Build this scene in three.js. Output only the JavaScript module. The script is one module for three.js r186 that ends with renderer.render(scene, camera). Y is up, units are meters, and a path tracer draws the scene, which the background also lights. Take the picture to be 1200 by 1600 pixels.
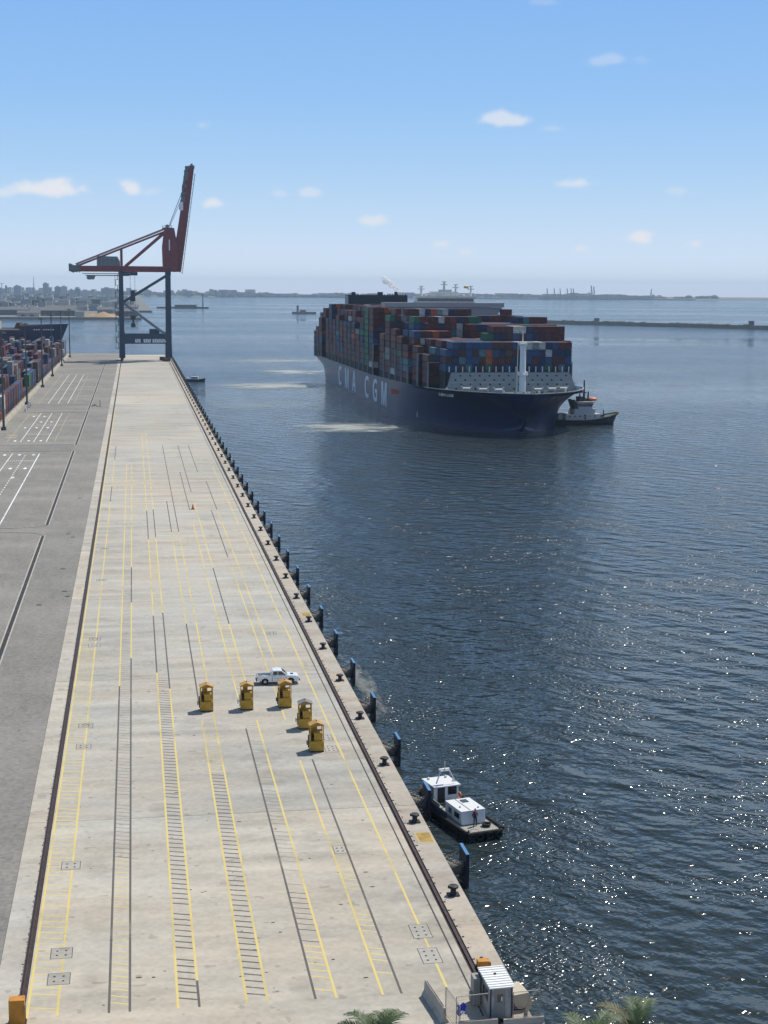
import * as THREE from 'three';
import { mergeGeometries, toCreasedNormals } from 'three/addons/utils/BufferGeometryUtils.js';
import { RoundedBoxGeometry } from 'three/addons/geometries/RoundedBoxGeometry.js';
import { MarchingCubes } from 'three/addons/objects/MarchingCubes.js';
import { FontLoader } from 'three/addons/loaders/FontLoader.js';
import { TextGeometry } from 'three/addons/geometries/TextGeometry.js';

// ---------------------------------------------------------------- camera, sky, sun, exposure
const scene = new THREE.Scene();
const R = THREE.MathUtils.degToRad;
const H = 47.2, SEA = -3.05;
const camera = new THREE.PerspectiveCamera(2 * Math.atan(800 / 2403) * 180 / Math.PI, 0.75, 1, 60000);
const YAW = R(9.2504), PITCH = R(8.2227), ROLL = R(0.4);
camera.position.set(0, H, 0);
camera.rotation.set(-PITCH, -YAW, ROLL, 'YXZ');

const renderer = new THREE.WebGLRenderer({ antialias: true });
renderer.toneMapping = THREE.LinearToneMapping;
renderer.toneMappingExposure = 1.07;
renderer.shadowMap.enabled = true;

const SUN = new THREE.Vector3(0.48, 1, -0.40).normalize();
const sun = new THREE.DirectionalLight(new THREE.Color(1, 0.945, 0.85), 4.2);
sun.position.copy(SUN).multiplyScalar(1500).add(new THREE.Vector3(40, 0, -500));
sun.target.position.set(40, 0, -500);
sun.castShadow = true;
sun.shadow.mapSize.set(4096, 4096);
Object.assign(sun.shadow.camera, { left: -700, right: 700, top: 700, bottom: -700, near: 100, far: 4000 });
scene.add(sun, sun.target);

function mulberry(a) { return () => { a |= 0; a = a + 0x6D2B79F5 | 0; let t = Math.imul(a ^ a >>> 15, 1 | a); t = t + Math.imul(t ^ t >>> 7, 61 | t) ^ t; return ((t ^ t >>> 14) >>> 0) / 4294967296; }; }
// tileable value noise on a lattice of nx * ny cells
function lattice(nx, ny, seed) {
  const r = mulberry(seed), v = new Float32Array(nx * ny); for (let i = 0; i < v.length; i++) v[i] = r();
  return (x, y) => {
    const ix = Math.floor(x), iy = Math.floor(y); let fx = x - ix, fy = y - iy; fx = fx * fx * (3 - 2 * fx); fy = fy * fy * (3 - 2 * fy);
    const a = ((ix % nx) + nx) % nx, b = (a + 1) % nx, c = ((iy % ny) + ny) % ny, d = (c + 1) % ny;
    return (v[c * nx + a] * (1 - fx) + v[c * nx + b] * fx) * (1 - fy) + (v[d * nx + a] * (1 - fx) + v[d * nx + b] * fx) * fy;
  };
}
function fbm(nx, ny, oct, seed, gain = 0.5) {
  const L = []; let k = 1, amp = 1, tot = 0;
  for (let i = 0; i < oct; i++) { L.push([lattice(nx * k, ny * k, seed + i * 17), nx * k, ny * k, amp]); tot += amp; k *= 2; amp *= gain; }
  return (u, v) => { let s = 0; for (const [f, a, b, w] of L) s += w * f(u * a, v * b); return s / tot; };
}

// the sky: clear air paler toward the horizon, with small fair-weather cumulus low down all the way round
{
  const W = 4096, HH = 2048, data = new Float32Array(W * HH * 4);
  const stops = [[-90, .70, .80, .93], [0, .70, .80, .93], [1.2, .63, .755, .91], [2.6, .51, .68, .88], [4.5, .385, .60, .865], [7, .285, .515, .85], [10.5, .22, .44, .82], [18, .19, .35, .62], [35, .135, .235, .42], [60, .08, .15, .29], [90, .065, .125, .25]];
  const px2dir = (px, py) => { const d = new THREE.Vector3((px - 600) / 2403, -(py - 800) / 2403, -1).applyEuler(camera.rotation).normalize(); return [Math.atan2(d.z, d.x), Math.asin(d.y)]; };
  // [pixel x, pixel y, width, height, strength] of the clouds in view
  const seen = [[70, 297, 175, 34, 1], [12, 300, 60, 22, .6], [205, 296, 48, 28, .95], [236, 299, 34, 16, .35], [333, 318, 30, 18, .85], [313, 196, 34, 14, .3], [437, 304, 34, 14, .35], [483, 302, 36, 17, .5], [588, 346, 66, 26, .75], [688, 382, 30, 14, .7], [726, 396, 38, 16, .7], [775, 188, 90, 26, .75], [866, 201, 56, 14, .3], [895, 288, 70, 24, .7], [992, 373, 68, 26, 1], [910, 389, 32, 16, .65], [1087, 380, 42, 19, .85], [1060, 299, 46, 16, .3], [950, 95, 64, 24, .32], [1000, 94, 40, 14, .15], [838, 3, 60, 16, .2], [1035, 425, 24, 9, .3]];
  const clouds = seen.map(([x, y, w, h, s]) => { const [a, e] = px2dir(x, y); return { a, e, w: w / 2403 / 2, h: h / 2403 / 2, s }; });
  const rc = mulberry(77), a0 = Math.atan2(-Math.cos(YAW), Math.sin(YAW));
  for (let i = 0; i < 300; i++) {
    const da = (0.3 + rc() * (2 * Math.PI - 0.6)), big = rc(), e = R(1.2 + Math.pow(rc(), 1.6) * 16);
    let a = a0 + da; if (a > Math.PI) a -= 2 * Math.PI;
    clouds.push({ a, e, w: (12 + 70 * big * rc()) / 2403, h: (5 + 11 * big) / 2403, s: 0.3 + 0.7 * rc() });
  }
  const n1 = fbm(620, 620, 4, 5, .6), n2 = fbm(190, 260, 3, 9);
  const cov = new Float32Array(W * HH);
  for (const c of clouds) {
    const span = 1.7, x0 = Math.floor(((c.a - c.w * span) / (2 * Math.PI) + .5) * W), x1 = Math.ceil(((c.a + c.w * span) / (2 * Math.PI) + .5) * W);
    const y0 = Math.floor(((c.e - c.h * span) / Math.PI + .5) * HH), y1 = Math.ceil(((c.e + c.h * span) / Math.PI + .5) * HH);
    for (let y = y0; y <= y1; y++) for (let xx = x0; xx <= x1; xx++) {
      const x = ((xx % W) + W) % W, dx = (((xx + .5) / W - .5) * 2 * Math.PI - c.a) / c.w, dy = (((y + .5) / HH - .5) * Math.PI - c.e) / c.h;
      const low = dy < 0 ? dy * 1.5 : dy * (1.0 + .5 * dx * dx);
      const r = Math.sqrt(dx * dx + low * low), n = n1(x / W, y / HH) * .8 + n2(x / W, y / HH) * .55 - .68;
      const d = THREE.MathUtils.smoothstep(.95 - r + n * 1.75, -.06, .6) * c.s;
      const i = y * W + x; cov[i] = Math.max(cov[i], d);
    }
  }
  for (let y = 0; y < HH; y++) {
    const el = ((y + .5) / HH - .5) * 180; let k = 0; while (k < stops.length - 2 && el > stops[k + 1][0]) k++;
    const A = stops[k], Z = stops[k + 1]; let t = THREE.MathUtils.clamp((el - A[0]) / (Z[0] - A[0]), 0, 1); if (el < 0) t = 1;
    const cosE = Math.cos(R(el)), sinE = Math.sin(R(el));
    for (let x = 0; x < W; x++) {
      const az = ((x + .5) / W - .5) * 2 * Math.PI, cs = Math.cos(az) * cosE * SUN.x + sinE * SUN.y + Math.sin(az) * cosE * SUN.z;
      const glow = 0.16 * Math.pow(Math.max(0, cs), 6) + .9 * Math.pow(Math.max(0, cs), 90);
      const i = y * W + x, c = cov[i];
      for (let q = 0; q < 3; q++) {
        let v = A[q + 1] + (Z[q + 1] - A[q + 1]) * t; v += glow * [1, .95, .85][q];
        data[i * 4 + q] = v + ([.80, .80, .83][q] - v) * c * .85;
      }
      data[i * 4 + 3] = 1;
    }
  }
  const tex = new THREE.DataTexture(data, W, HH, THREE.RGBAFormat, THREE.FloatType);
  tex.mapping = THREE.EquirectangularReflectionMapping; tex.magFilter = THREE.LinearFilter; tex.needsUpdate = true;
  scene.background = tex; scene.environment = tex;
}
scene.fog = new THREE.FogExp2(new THREE.Color(0.66, 0.84, 1.0), 0.000062);

// ---------------------------------------------------------------- helpers
const V = (x, y, z) => new THREE.Vector3(x, y, z);
const used = {};
function numbered(n) { used[n] = (used[n] ?? -1) + 1; return used[n] ? n + '_' + String(used[n]).padStart(3, '0') : n; }
function tag(o, label, category, group, kind) { o.userData = { label, category }; if (group) o.userData.group = group; if (kind) o.userData.kind = kind; return o; }
function thing(name, label, category, pos = [0, 0, 0], turn = 0, group) { const o = new THREE.Group(); o.name = numbered(name); o.position.set(...pos); o.rotation.y = turn; scene.add(o); return tag(o, label, category, group); }
function structure(name, label) { const o = new THREE.Group(); o.name = name; o.userData = { kind: 'structure', label }; scene.add(o); return o; }
function placeCopy(src, pos, turn, label, group) { const c = src.clone(); c.name = numbered(src.name.replace(/_\d{3}$/, '')); c.position.set(...pos); c.rotation.y = turn; scene.add(c); c.userData = { ...src.userData, label }; if (group) c.userData.group = group; return c; }
const ORD = ['first', 'second', 'third', 'fourth', 'fifth', 'sixth', 'seventh', 'eighth', 'ninth', 'tenth', 'eleventh', 'twelfth', 'thirteenth', 'fourteenth', 'fifteenth', 'sixteenth', 'seventeenth', 'eighteenth', 'nineteenth', 'twentieth'];
const TENS = { 20: 'twenty', 30: 'thirty', 40: 'forty', 50: 'fifty', 60: 'sixty' }, TENTH = { 30: 'thirtieth', 40: 'fortieth', 50: 'fiftieth', 60: 'sixtieth' };
const ord = (n) => n <= 20 ? ORD[n - 1] : n % 10 === 0 ? TENTH[n] : TENS[n - n % 10] + ' ' + ORD[n % 10 - 1];

class B { // collects shapes, then builds ONE mesh
  constructor() { this.g = []; }
  add(geo, m) { let g = geo.index ? geo.toNonIndexed() : geo.clone(); for (const k of Object.keys(g.attributes)) if (!['position', 'normal', 'uv'].includes(k)) g.deleteAttribute(k); if (!g.attributes.uv) g.setAttribute('uv', new THREE.BufferAttribute(new Float32Array(g.attributes.position.count * 2), 2)); g.morphAttributes = {}; if (m) g.applyMatrix4(m); this.g.push(g); return this; }
  box(cx, cy, cz, w, h, d, rot) { // metric uv on every side
    const g = new THREE.BoxGeometry(w, h, d), uv = g.attributes.uv, p = g.attributes.position, n = g.attributes.normal;
    for (let i = 0; i < uv.count; i++) { const ax = Math.abs(n.getX(i)), ay = Math.abs(n.getY(i)); if (ax > .5) uv.setXY(i, p.getZ(i) + cz, p.getY(i) + cy); else if (ay > .5) uv.setXY(i, p.getX(i) + cx, p.getZ(i) + cz); else uv.setXY(i, p.getX(i) + cx, p.getY(i) + cy); }
    const m = new THREE.Matrix4(); if (rot) m.makeRotationFromEuler(new THREE.Euler(...rot)); m.setPosition(cx, cy, cz); return this.add(g, m);
  }
  bx(x0, x1, y0, y1, z0, z1) { return this.box((x0 + x1) / 2, (y0 + y1) / 2, (z0 + z1) / 2, Math.abs(x1 - x0), Math.abs(y1 - y0), Math.abs(z1 - z0)); }
  rbox(cx, cy, cz, w, h, d, r = .03, rot) { const m = new THREE.Matrix4(); if (rot) m.makeRotationFromEuler(new THREE.Euler(...rot)); m.setPosition(cx, cy, cz); return this.add(new RoundedBoxGeometry(w, h, d, 2, r), m); }
  bar(p, q, w, h = w) { const d = q.clone().sub(p), L = d.length(), up = Math.abs(d.y / L) > .99 ? V(0, 0, 1) : V(0, 1, 0), m = new THREE.Matrix4().lookAt(p, q, up); m.setPosition(p.clone().add(q).multiplyScalar(.5)); return this.add(new THREE.BoxGeometry(w, h, L), m); }
  cyl(p, q, r0, r1 = r0, seg = 10) { const d = q.clone().sub(p), L = d.length(), g = new THREE.CylinderGeometry(r1, r0, L, seg), m = new THREE.Matrix4().makeRotationFromQuaternion(new THREE.Quaternion().setFromUnitVectors(V(0, 1, 0), d.normalize())); m.setPosition(p.clone().add(q).multiplyScalar(.5)); return this.add(g, m); }
  tube(pts, r, seg = 24, rs = 6) { return this.add(new THREE.TubeGeometry(new THREE.CatmullRomCurve3(pts), seg, r, rs)); }
  lathe(pts, x, y, z, seg = 16) { return this.add(new THREE.LatheGeometry(pts.map((p) => new THREE.Vector2(...p)), seg), new THREE.Matrix4().setPosition(x, y, z)); }
  sphere(x, y, z, r, sx = 1, sy = 1, sz = 1, seg = 12) { return this.add(new THREE.SphereGeometry(r, seg, Math.max(6, seg * .7 | 0)), new THREE.Matrix4().makeScale(sx, sy, sz).setPosition(x, y, z)); }
  prism(pts, depth, m, bevel = 0) { const s = new THREE.Shape(pts.map((p) => new THREE.Vector2(...p))); const g = new THREE.ExtrudeGeometry(s, { depth: depth - 2 * bevel, bevelEnabled: bevel > 0, bevelSize: bevel, bevelThickness: bevel, bevelSegments: 2, bevelOffset: -bevel, curveSegments: 8 }); g.translate(0, 0, -depth / 2 + bevel); return this.add(g, m); }
  quad(a, b, c, d) { const g = new THREE.BufferGeometry(); g.setAttribute('position', new THREE.Float32BufferAttribute([...a, ...b, ...c, ...a, ...c, ...d], 3)); g.setAttribute('uv', new THREE.Float32BufferAttribute([...a, ...b, ...c, ...a, ...c, ...d].reduce((o, v, i, s) => (i % 3 === 0 ? o.push(s[i], s[i + 2]) : 0, o), []), 2)); g.computeVertexNormals(); return this.add(g); }
  flat(x0, x1, z0, z1, y) { return this.quad([x0, y, Math.max(z0, z1)], [x1, y, Math.max(z0, z1)], [x1, y, Math.min(z0, z1)], [x0, y, Math.min(z0, z1)]); }
  geo() { return this.g.length === 1 ? this.g[0] : mergeGeometries(this.g); }
  build(name, mat, parent, label) { if (!this.g.length) return null; const o = new THREE.Mesh(this.geo(), mat); o.name = parent ? name : numbered(name); o.castShadow = o.receiveShadow = true; (parent || scene).add(o); if (label) o.userData.label = label; return o; }
}
const lin = (r, g, b) => new THREE.Color().setRGB(r, g, b);
const mat = (r, g, b, rough = .7, extra = {}) => new THREE.MeshStandardMaterial({ color: lin(r, g, b), roughness: rough, side: THREE.DoubleSide, ...extra });
const phys = (r, g, b, rough = .4, extra = {}) => new THREE.MeshPhysicalMaterial({ color: lin(r, g, b), roughness: rough, side: THREE.DoubleSide, ...extra });
const toS = (v) => { v = Math.min(1, Math.max(0, v)); return 255 * (v <= .0031308 ? v * 12.92 : 1.055 * Math.pow(v, 1 / 2.4) - .055); };
function texture(W, HH, f, srgb = true) { // f(u, v) -> [r, g, b] linear 0..1
  const d = new Uint8Array(W * HH * 4);
  for (let y = 0; y < HH; y++) for (let x = 0; x < W; x++) { const c = f((x + .5) / W, (y + .5) / HH), i = (y * W + x) * 4; for (let k = 0; k < 3; k++) d[i + k] = srgb ? toS(c[k]) : 255 * Math.min(1, Math.max(0, c[k])); d[i + 3] = 255; }
  const t = new THREE.DataTexture(d, W, HH); t.wrapS = t.wrapT = THREE.RepeatWrapping; t.magFilter = THREE.LinearFilter; t.minFilter = THREE.LinearMipmapLinearFilter; if (srgb) t.colorSpace = THREE.SRGBColorSpace; t.needsUpdate = true; return t;
}
const rep = (t, x, y = x) => { t.repeat.set(x, y); return t; };

// ---------------------------------------------------------------- surface textures
// concrete: broad trowelled patches drawn out across the quay, fine grain, drips and tyre scuffs
function concreteMap(seed, contrast) {
  const streak = fbm(5, 26, 5, seed, .55), broad = fbm(4, 5, 4, seed + 50), grain = fbm(180, 180, 2, seed + 90), stain = fbm(16, 22, 4, seed + 130), spot = fbm(60, 75, 2, seed + 170), warm = fbm(7, 9, 3, seed + 210);
  return texture(1536, 1536, (u, v) => {
    let s = 1 + contrast * ((streak(u, v) - .5) * .62 + (broad(u, v) - .5) * .26 + (grain(u, v) - .5) * .22);
    const st = stain(u, v); if (st > .63) s *= 1 - (st - .63) * .9 * contrast;
    if (spot(u, v) > .84) s *= .78;
    const w = (warm(u, v) - .5) * .12; return [s * (.5 + w * .5), s * .5, s * (.5 - w * .6)];
  });
}
const concTex = rep(concreteMap(11, 1.0), 1 / 58), aspTex = rep((() => { const a = fbm(220, 220, 2, 301), b = fbm(6, 8, 5, 320), c = fbm(40, 12, 4, 340), d = fbm(90, 90, 2, 377); return texture(1536, 1536, (u, v) => { let s = .5 * (1 + (a(u, v) - .5) * .5 + (b(u, v) - .5) * .42 + (c(u, v) - .5) * .22); if (d(u, v) > .83) s *= .82; return [s * 1.02, s, s * .965]; }); })(), 1 / 64);
const grainBump = rep((() => { const a = fbm(128, 128, 3, 600); return texture(512, 512, (u, v) => { const s = a(u, v); return [s, s, s]; }, false); })(), 1 / 5);
const wearTex = rep((() => { const a = fbm(16, 10, 5, 700, .6), b = fbm(100, 60, 2, 720); return texture(1024, 1024, (u, v) => { const s = a(u, v) * .98 + b(u, v) * .1; const k = THREE.MathUtils.smoothstep(.93 - s, -.05, .42); const q = .3 + .7 * k; return [q, q, q]; }, false); })(), 1 / 67);
const rustTex = rep((() => { const a = fbm(10, 10, 5, 800, .6); return texture(512, 512, (u, v) => { const s = .75 + (a(u, v) - .5) * .9; return [s, s * .97, s * .94]; }); })(), 1 / 6);
const M = {
  slab: [[.82, .745, .615], [.79, .725, .61], [.86, .775, .64], [.755, .705, .605]].map(([r, g, b]) => mat(r, g, b, .9, { map: concTex, bumpMap: grainBump, bumpScale: .006 })),
  edge: mat(.78, .68, .555, .9, { map: concTex, bumpMap: grainBump, bumpScale: .006 }), quayWall: mat(.30, .28, .25, .95, { map: rustTex }),
  asphalt: mat(.43, .41, .375, .93, { map: aspTex, bumpMap: grainBump, bumpScale: .008 }), asphalt2: mat(.40, .385, .355, .93, { map: aspTex, bumpMap: grainBump, bumpScale: .008 }), land: mat(.3, .27, .21, .95, { map: concTex }),
  dark: mat(.018, .019, .021, .8), tar: mat(.045, .045, .047, .85), rail: mat(.075, .045, .038, .55, { metalness: .3, map: rustTex }), railTop: mat(.22, .2, .19, .35, { metalness: .8 }),
  yellowPaint: mat(.76, .60, .19, .75, { alphaMap: wearTex, transparent: true, opacity: .78 }), greyPaint: mat(.10, .092, .085, .8, { alphaMap: wearTex, transparent: true }), whitePaint: mat(.78, .78, .76, .75, { alphaMap: wearTex, transparent: true }), palePaint: mat(.62, .55, .34, .8, { alphaMap: wearTex, transparent: true, opacity: .6 }),
  plate: mat(.70, .655, .57, .85, { map: concTex }), yellowPlate: mat(.46, .30, .06, .7, { map: rustTex }),
  fender: mat(.004, .012, .042, .5, { map: rustTex }), fenderEdge: mat(.07, .2, .4, .45), rubber: mat(.012, .012, .013, .85), cone: mat(.16, .15, .14, .9), chain: mat(.28, .26, .22, .7, { metalness: .4 }),
  bollard: mat(.02, .02, .022, .55, { metalness: .3 }),
  cageYellow: mat(.62, .355, .028, .55, { map: rustTex }), cageRoof: mat(.56, .33, .10, .6, { map: rustTex }), cageGreyRoof: mat(.22, .23, .24, .6, { map: rustTex }), white: mat(.78, .78, .77, .5), whiteGloss: phys(.80, .80, .79, .3, { clearcoat: .8, clearcoatRoughness: .08 }),
  glass: phys(.015, .02, .025, .06, { clearcoat: 1 }), tyre: mat(.014, .014, .014, .9), rim: mat(.42, .42, .43, .4, { metalness: .7 }), blackPlastic: mat(.02, .02, .02, .6), lampRed: phys(.4, .015, .012, .25), lampClear: phys(.75, .76, .78, .15),
  orange: mat(.68, .29, .028, .5, { map: rustTex }), coneOrange: mat(.75, .13, .02, .6), boothWall: mat(.52, .5, .47, .6, { map: rustTex }), boothBlue: mat(.02, .035, .12, .5), boothRoof: mat(.78, .78, .76, .5), boothGrey: mat(.27, .26, .235, .7), pipe: mat(.30, .29, .27, .45, { metalness: .5 }), concObj: mat(.72, .67, .58, .9, { map: concTex }), tan: mat(.48, .42, .32, .7), blueBanner: mat(.02, .035, .38, .7),
  hull: phys(.003, .024, .115, .3, { map: rustTex }), hullGrey: mat(.29, .285, .27, .65), deckGreen: mat(.07, .09, .08, .8), shipWhite: mat(.72, .70, .64, .5), shipGrey: mat(.36, .36, .35, .6), letter: mat(.9, .9, .9, .6), redText: mat(.45, .06, .03, .6), funnel: mat(.010, .022, .032, .6), lash: mat(.32, .32, .31, .6), mast: mat(.80, .80, .77, .5), flagCloth: mat(.7, .33, .06, .7),
  craneBlue: mat(.038, .078, .125, .5, { map: rustTex }), craneRed: mat(.30, .062, .068, .5, { map: rustTex }), craneGrey: mat(.19, .225, .25, .6), stay: mat(.36, .22, .20, .5), stair: mat(.16, .19, .18, .7), rope: mat(.05, .05, .05, .6), bogie: mat(.10, .035, .03, .6),
  tugHull: mat(.012, .035, .045, .5), tugWhite: mat(.52, .49, .48, .55), tugMast: mat(.03, .035, .045, .6), buoyOrange: mat(.68, .2, .09, .5), boatDeck: mat(.30, .29, .26, .8), boatBlue: mat(.025, .055, .085, .5), boatBlack: mat(.012, .014, .018, .6), boatWhite: phys(.66, .66, .65, .45), foam: mat(.5, .52, .46, .9),
  pole: mat(.085, .085, .09, .5, { metalness: .3 }), wall: mat(.80, .74, .60, .9, { map: concTex }), rock: mat(.36, .32, .26, .95, { map: rustTex }),
};

// ---------------------------------------------------------------- the sea
{
  // wave slopes on a tile: steady small waves running mostly one way, and patches of steep short ripples
  function waveTile(N, tile, seed) {
    const r = mulberry(seed), cat = fbm(9, 9, 4, 411, .6);
    const layer = (count, lo, hi, mainDir, spread) => {
      const h = new Float32Array(N * N);
      for (let i = 0; i < count; i++) {
        const lam = lo * Math.pow(hi / lo, (i + r()) / count), a = mainDir + (r() + r() + r() - 1.5) * spread, k = tile / lam, kx = Math.round(k * Math.cos(a)), ky = Math.round(k * Math.sin(a)), ph = r() * 1024, am = Math.pow(lam, .95);
        if (!kx && !ky) continue;
        const T = new Float32Array(1024); for (let q = 0; q < 1024; q++) { const c = .5 + .5 * Math.cos(q / 1024 * 2 * Math.PI); T[q] = am * (c * c * .7 + c * .3); }
        for (let y = 0; y < N; y++) { const yy = ky * y / N * 1024 + ph, sx = kx / N * 1024; for (let x = 0; x < N; x++) h[y * N + x] += T[(sx * x + yy) & 1023]; }
      }
      const d = tile / N, sx = new Float32Array(N * N), sy = new Float32Array(N * N); let s2 = 0;
      for (let y = 0; y < N; y++) for (let x = 0; x < N; x++) { const i = y * N + x; sx[i] = (h[y * N + (x + 1) % N] - h[y * N + (x + N - 1) % N]) / (2 * d); sy[i] = (h[((y + 1) % N) * N + x] - h[((y + N - 1) % N) * N + x]) / (2 * d); s2 += sx[i] ** 2 + sy[i] ** 2; }
      return [sx, sy, 1 / Math.sqrt(s2 / N / N)];
    };
    const [ax, ay, ga] = layer(60, 1.1, 9, R(122), 1.2), [bx, by, gb] = layer(60, .28, 1.1, R(118), 1.9), out = new Uint8Array(N * N * 4);
    for (let y = 0; y < N; y++) for (let x = 0; x < N; x++) { const i = y * N + x, m = Math.max(.22, (cat(x / N, y / N) - .3) * 2.1), u = .18 * ga, v = .47 * gb * m, a = -(ax[i] * u + bx[i] * v), b = -(ay[i] * u + by[i] * v), l = Math.hypot(a, b, 1); out[i * 4] = 127.5 + 127.5 * a / l; out[i * 4 + 1] = 127.5 + 127.5 * b / l; out[i * 4 + 2] = 127.5 + 127.5 / l; out[i * 4 + 3] = 255; }
    const t = new THREE.DataTexture(out, N, N); t.wrapS = t.wrapT = THREE.RepeatWrapping; t.magFilter = THREE.LinearFilter; t.minFilter = THREE.LinearMipmapLinearFilter; t.needsUpdate = true; t.repeat.set(1 / tile, 1 / tile); return t;
  }
  const normal = waveTile(2048, 71, 71);
  const swell = rep((() => { const a = fbm(9, 9, 4, 930), b = fbm(3, 4, 3, 950); return texture(1024, 1024, (u, v) => { const s = a(u, v) * .6 + b(u, v) * .4; return [s, s, s]; }, false); })(), 1 / 310);
  const rough = rep((() => { const a = fbm(3, 9, 4, 980), b = fbm(2, 3, 3, 990); return texture(512, 512, (u, v) => { const s = .36 + (a(u, v) - .5) * .5 + (b(u, v) - .5) * .5; return [s, s, s]; }, false); })(), 1 / 900);
  const wm = new THREE.MeshPhysicalMaterial({ color: lin(.022, .032, .034), roughness: .30, ior: 1.34, normalMap: normal, roughnessMap: rough, bumpMap: swell, bumpScale: 1.1 });
  wm.normalScale.set(1, 1);
  const s = new B(), xs = [-6000, -3000, -600, -60, 25, 60, 120, 240, 500, 1000, 2500, 11000], zs = [400, -60, -120, -240, -480, -900, -1800, -4000, -11800];
  for (let i = 0; i < xs.length - 1; i++) for (let j = 0; j < zs.length - 1; j++) s.flat(xs[i], xs[i + 1], zs[j], zs[j + 1], SEA);
  const o = s.build('sea', wm); o.userData = { kind: 'structure', label: 'dark choppy harbour water with sun glints' };
}
// pale churned water left by the ship's manoeuvring
{
  const foamAlpha = (seed) => { const a = fbm(9, 26, 5, seed, .62), b = fbm(3, 5, 3, seed + 9), t = texture(512, 512, (u, v) => { const dx = (u - .5) * 2, dy = (v - .5) * 2, r = Math.sqrt(dx * dx + dy * dy), s = THREE.MathUtils.smoothstep(1.05 - r + (a(u, v) - .5) * 1.5 + (b(u, v) - .5) * .9, .0, 1.15) * .75; const e = THREE.MathUtils.smoothstep(1 - Math.max(Math.abs(dx), Math.abs(dy)), 0, .12); return [s * e, s * e, s * e]; }, false); t.wrapS = t.wrapT = THREE.ClampToEdgeWrapping; return t; };
  const maps = [foamAlpha(1100), foamAlpha(1200)];
  const put = (cx, cz, w, d, turn, k, op, label, c = [.52, .55, .50]) => {
    const g = new THREE.PlaneGeometry(w, d, 1, 1).rotateX(-Math.PI / 2), o = new THREE.Mesh(g, new THREE.MeshStandardMaterial({ color: lin(...c), roughness: .8, transparent: true, alphaMap: maps[k], opacity: op }));
    o.name = numbered('wake_foam'); o.position.set(cx, SEA + .06, cz); o.rotation.y = turn; scene.add(o); tag(o, label, 'foam', 'patches of churned water', 'stuff');
  };
  put(74, -806, 74, 72, .05, 0, .95, 'broad pale patch of churned water off the stern quarter');
  put(97, -945, 48, 66, 0, 1, .95, 'pale churned water close behind the ship stern');
  put(104, -1090, 90, 80, 0, 0, .6, 'faint far streak of churned water behind the ship');
  put(79, -560, 46, 46, -.15, 1, .9, 'pale churned streak beside the ship bow');
  put(55, -668, 60, 50, 0, 0, .25, 'thin washed-out slick left of the ship hull');
  put(136, -548, 9, 14, 0, 1, .9, 'white bow wash under the ship stem', [.7, .72, .72]);
  put(29.6, -138, 2.6, 11, .3, 0, .5, 'scum and froth between pilot boat and quay', [.5, .48, .38]);
  put(28.6, -190, 3.2, 34, 0, 1, .42, 'thin froth along the quay fenders', [.5, .49, .42]);
}

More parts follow.
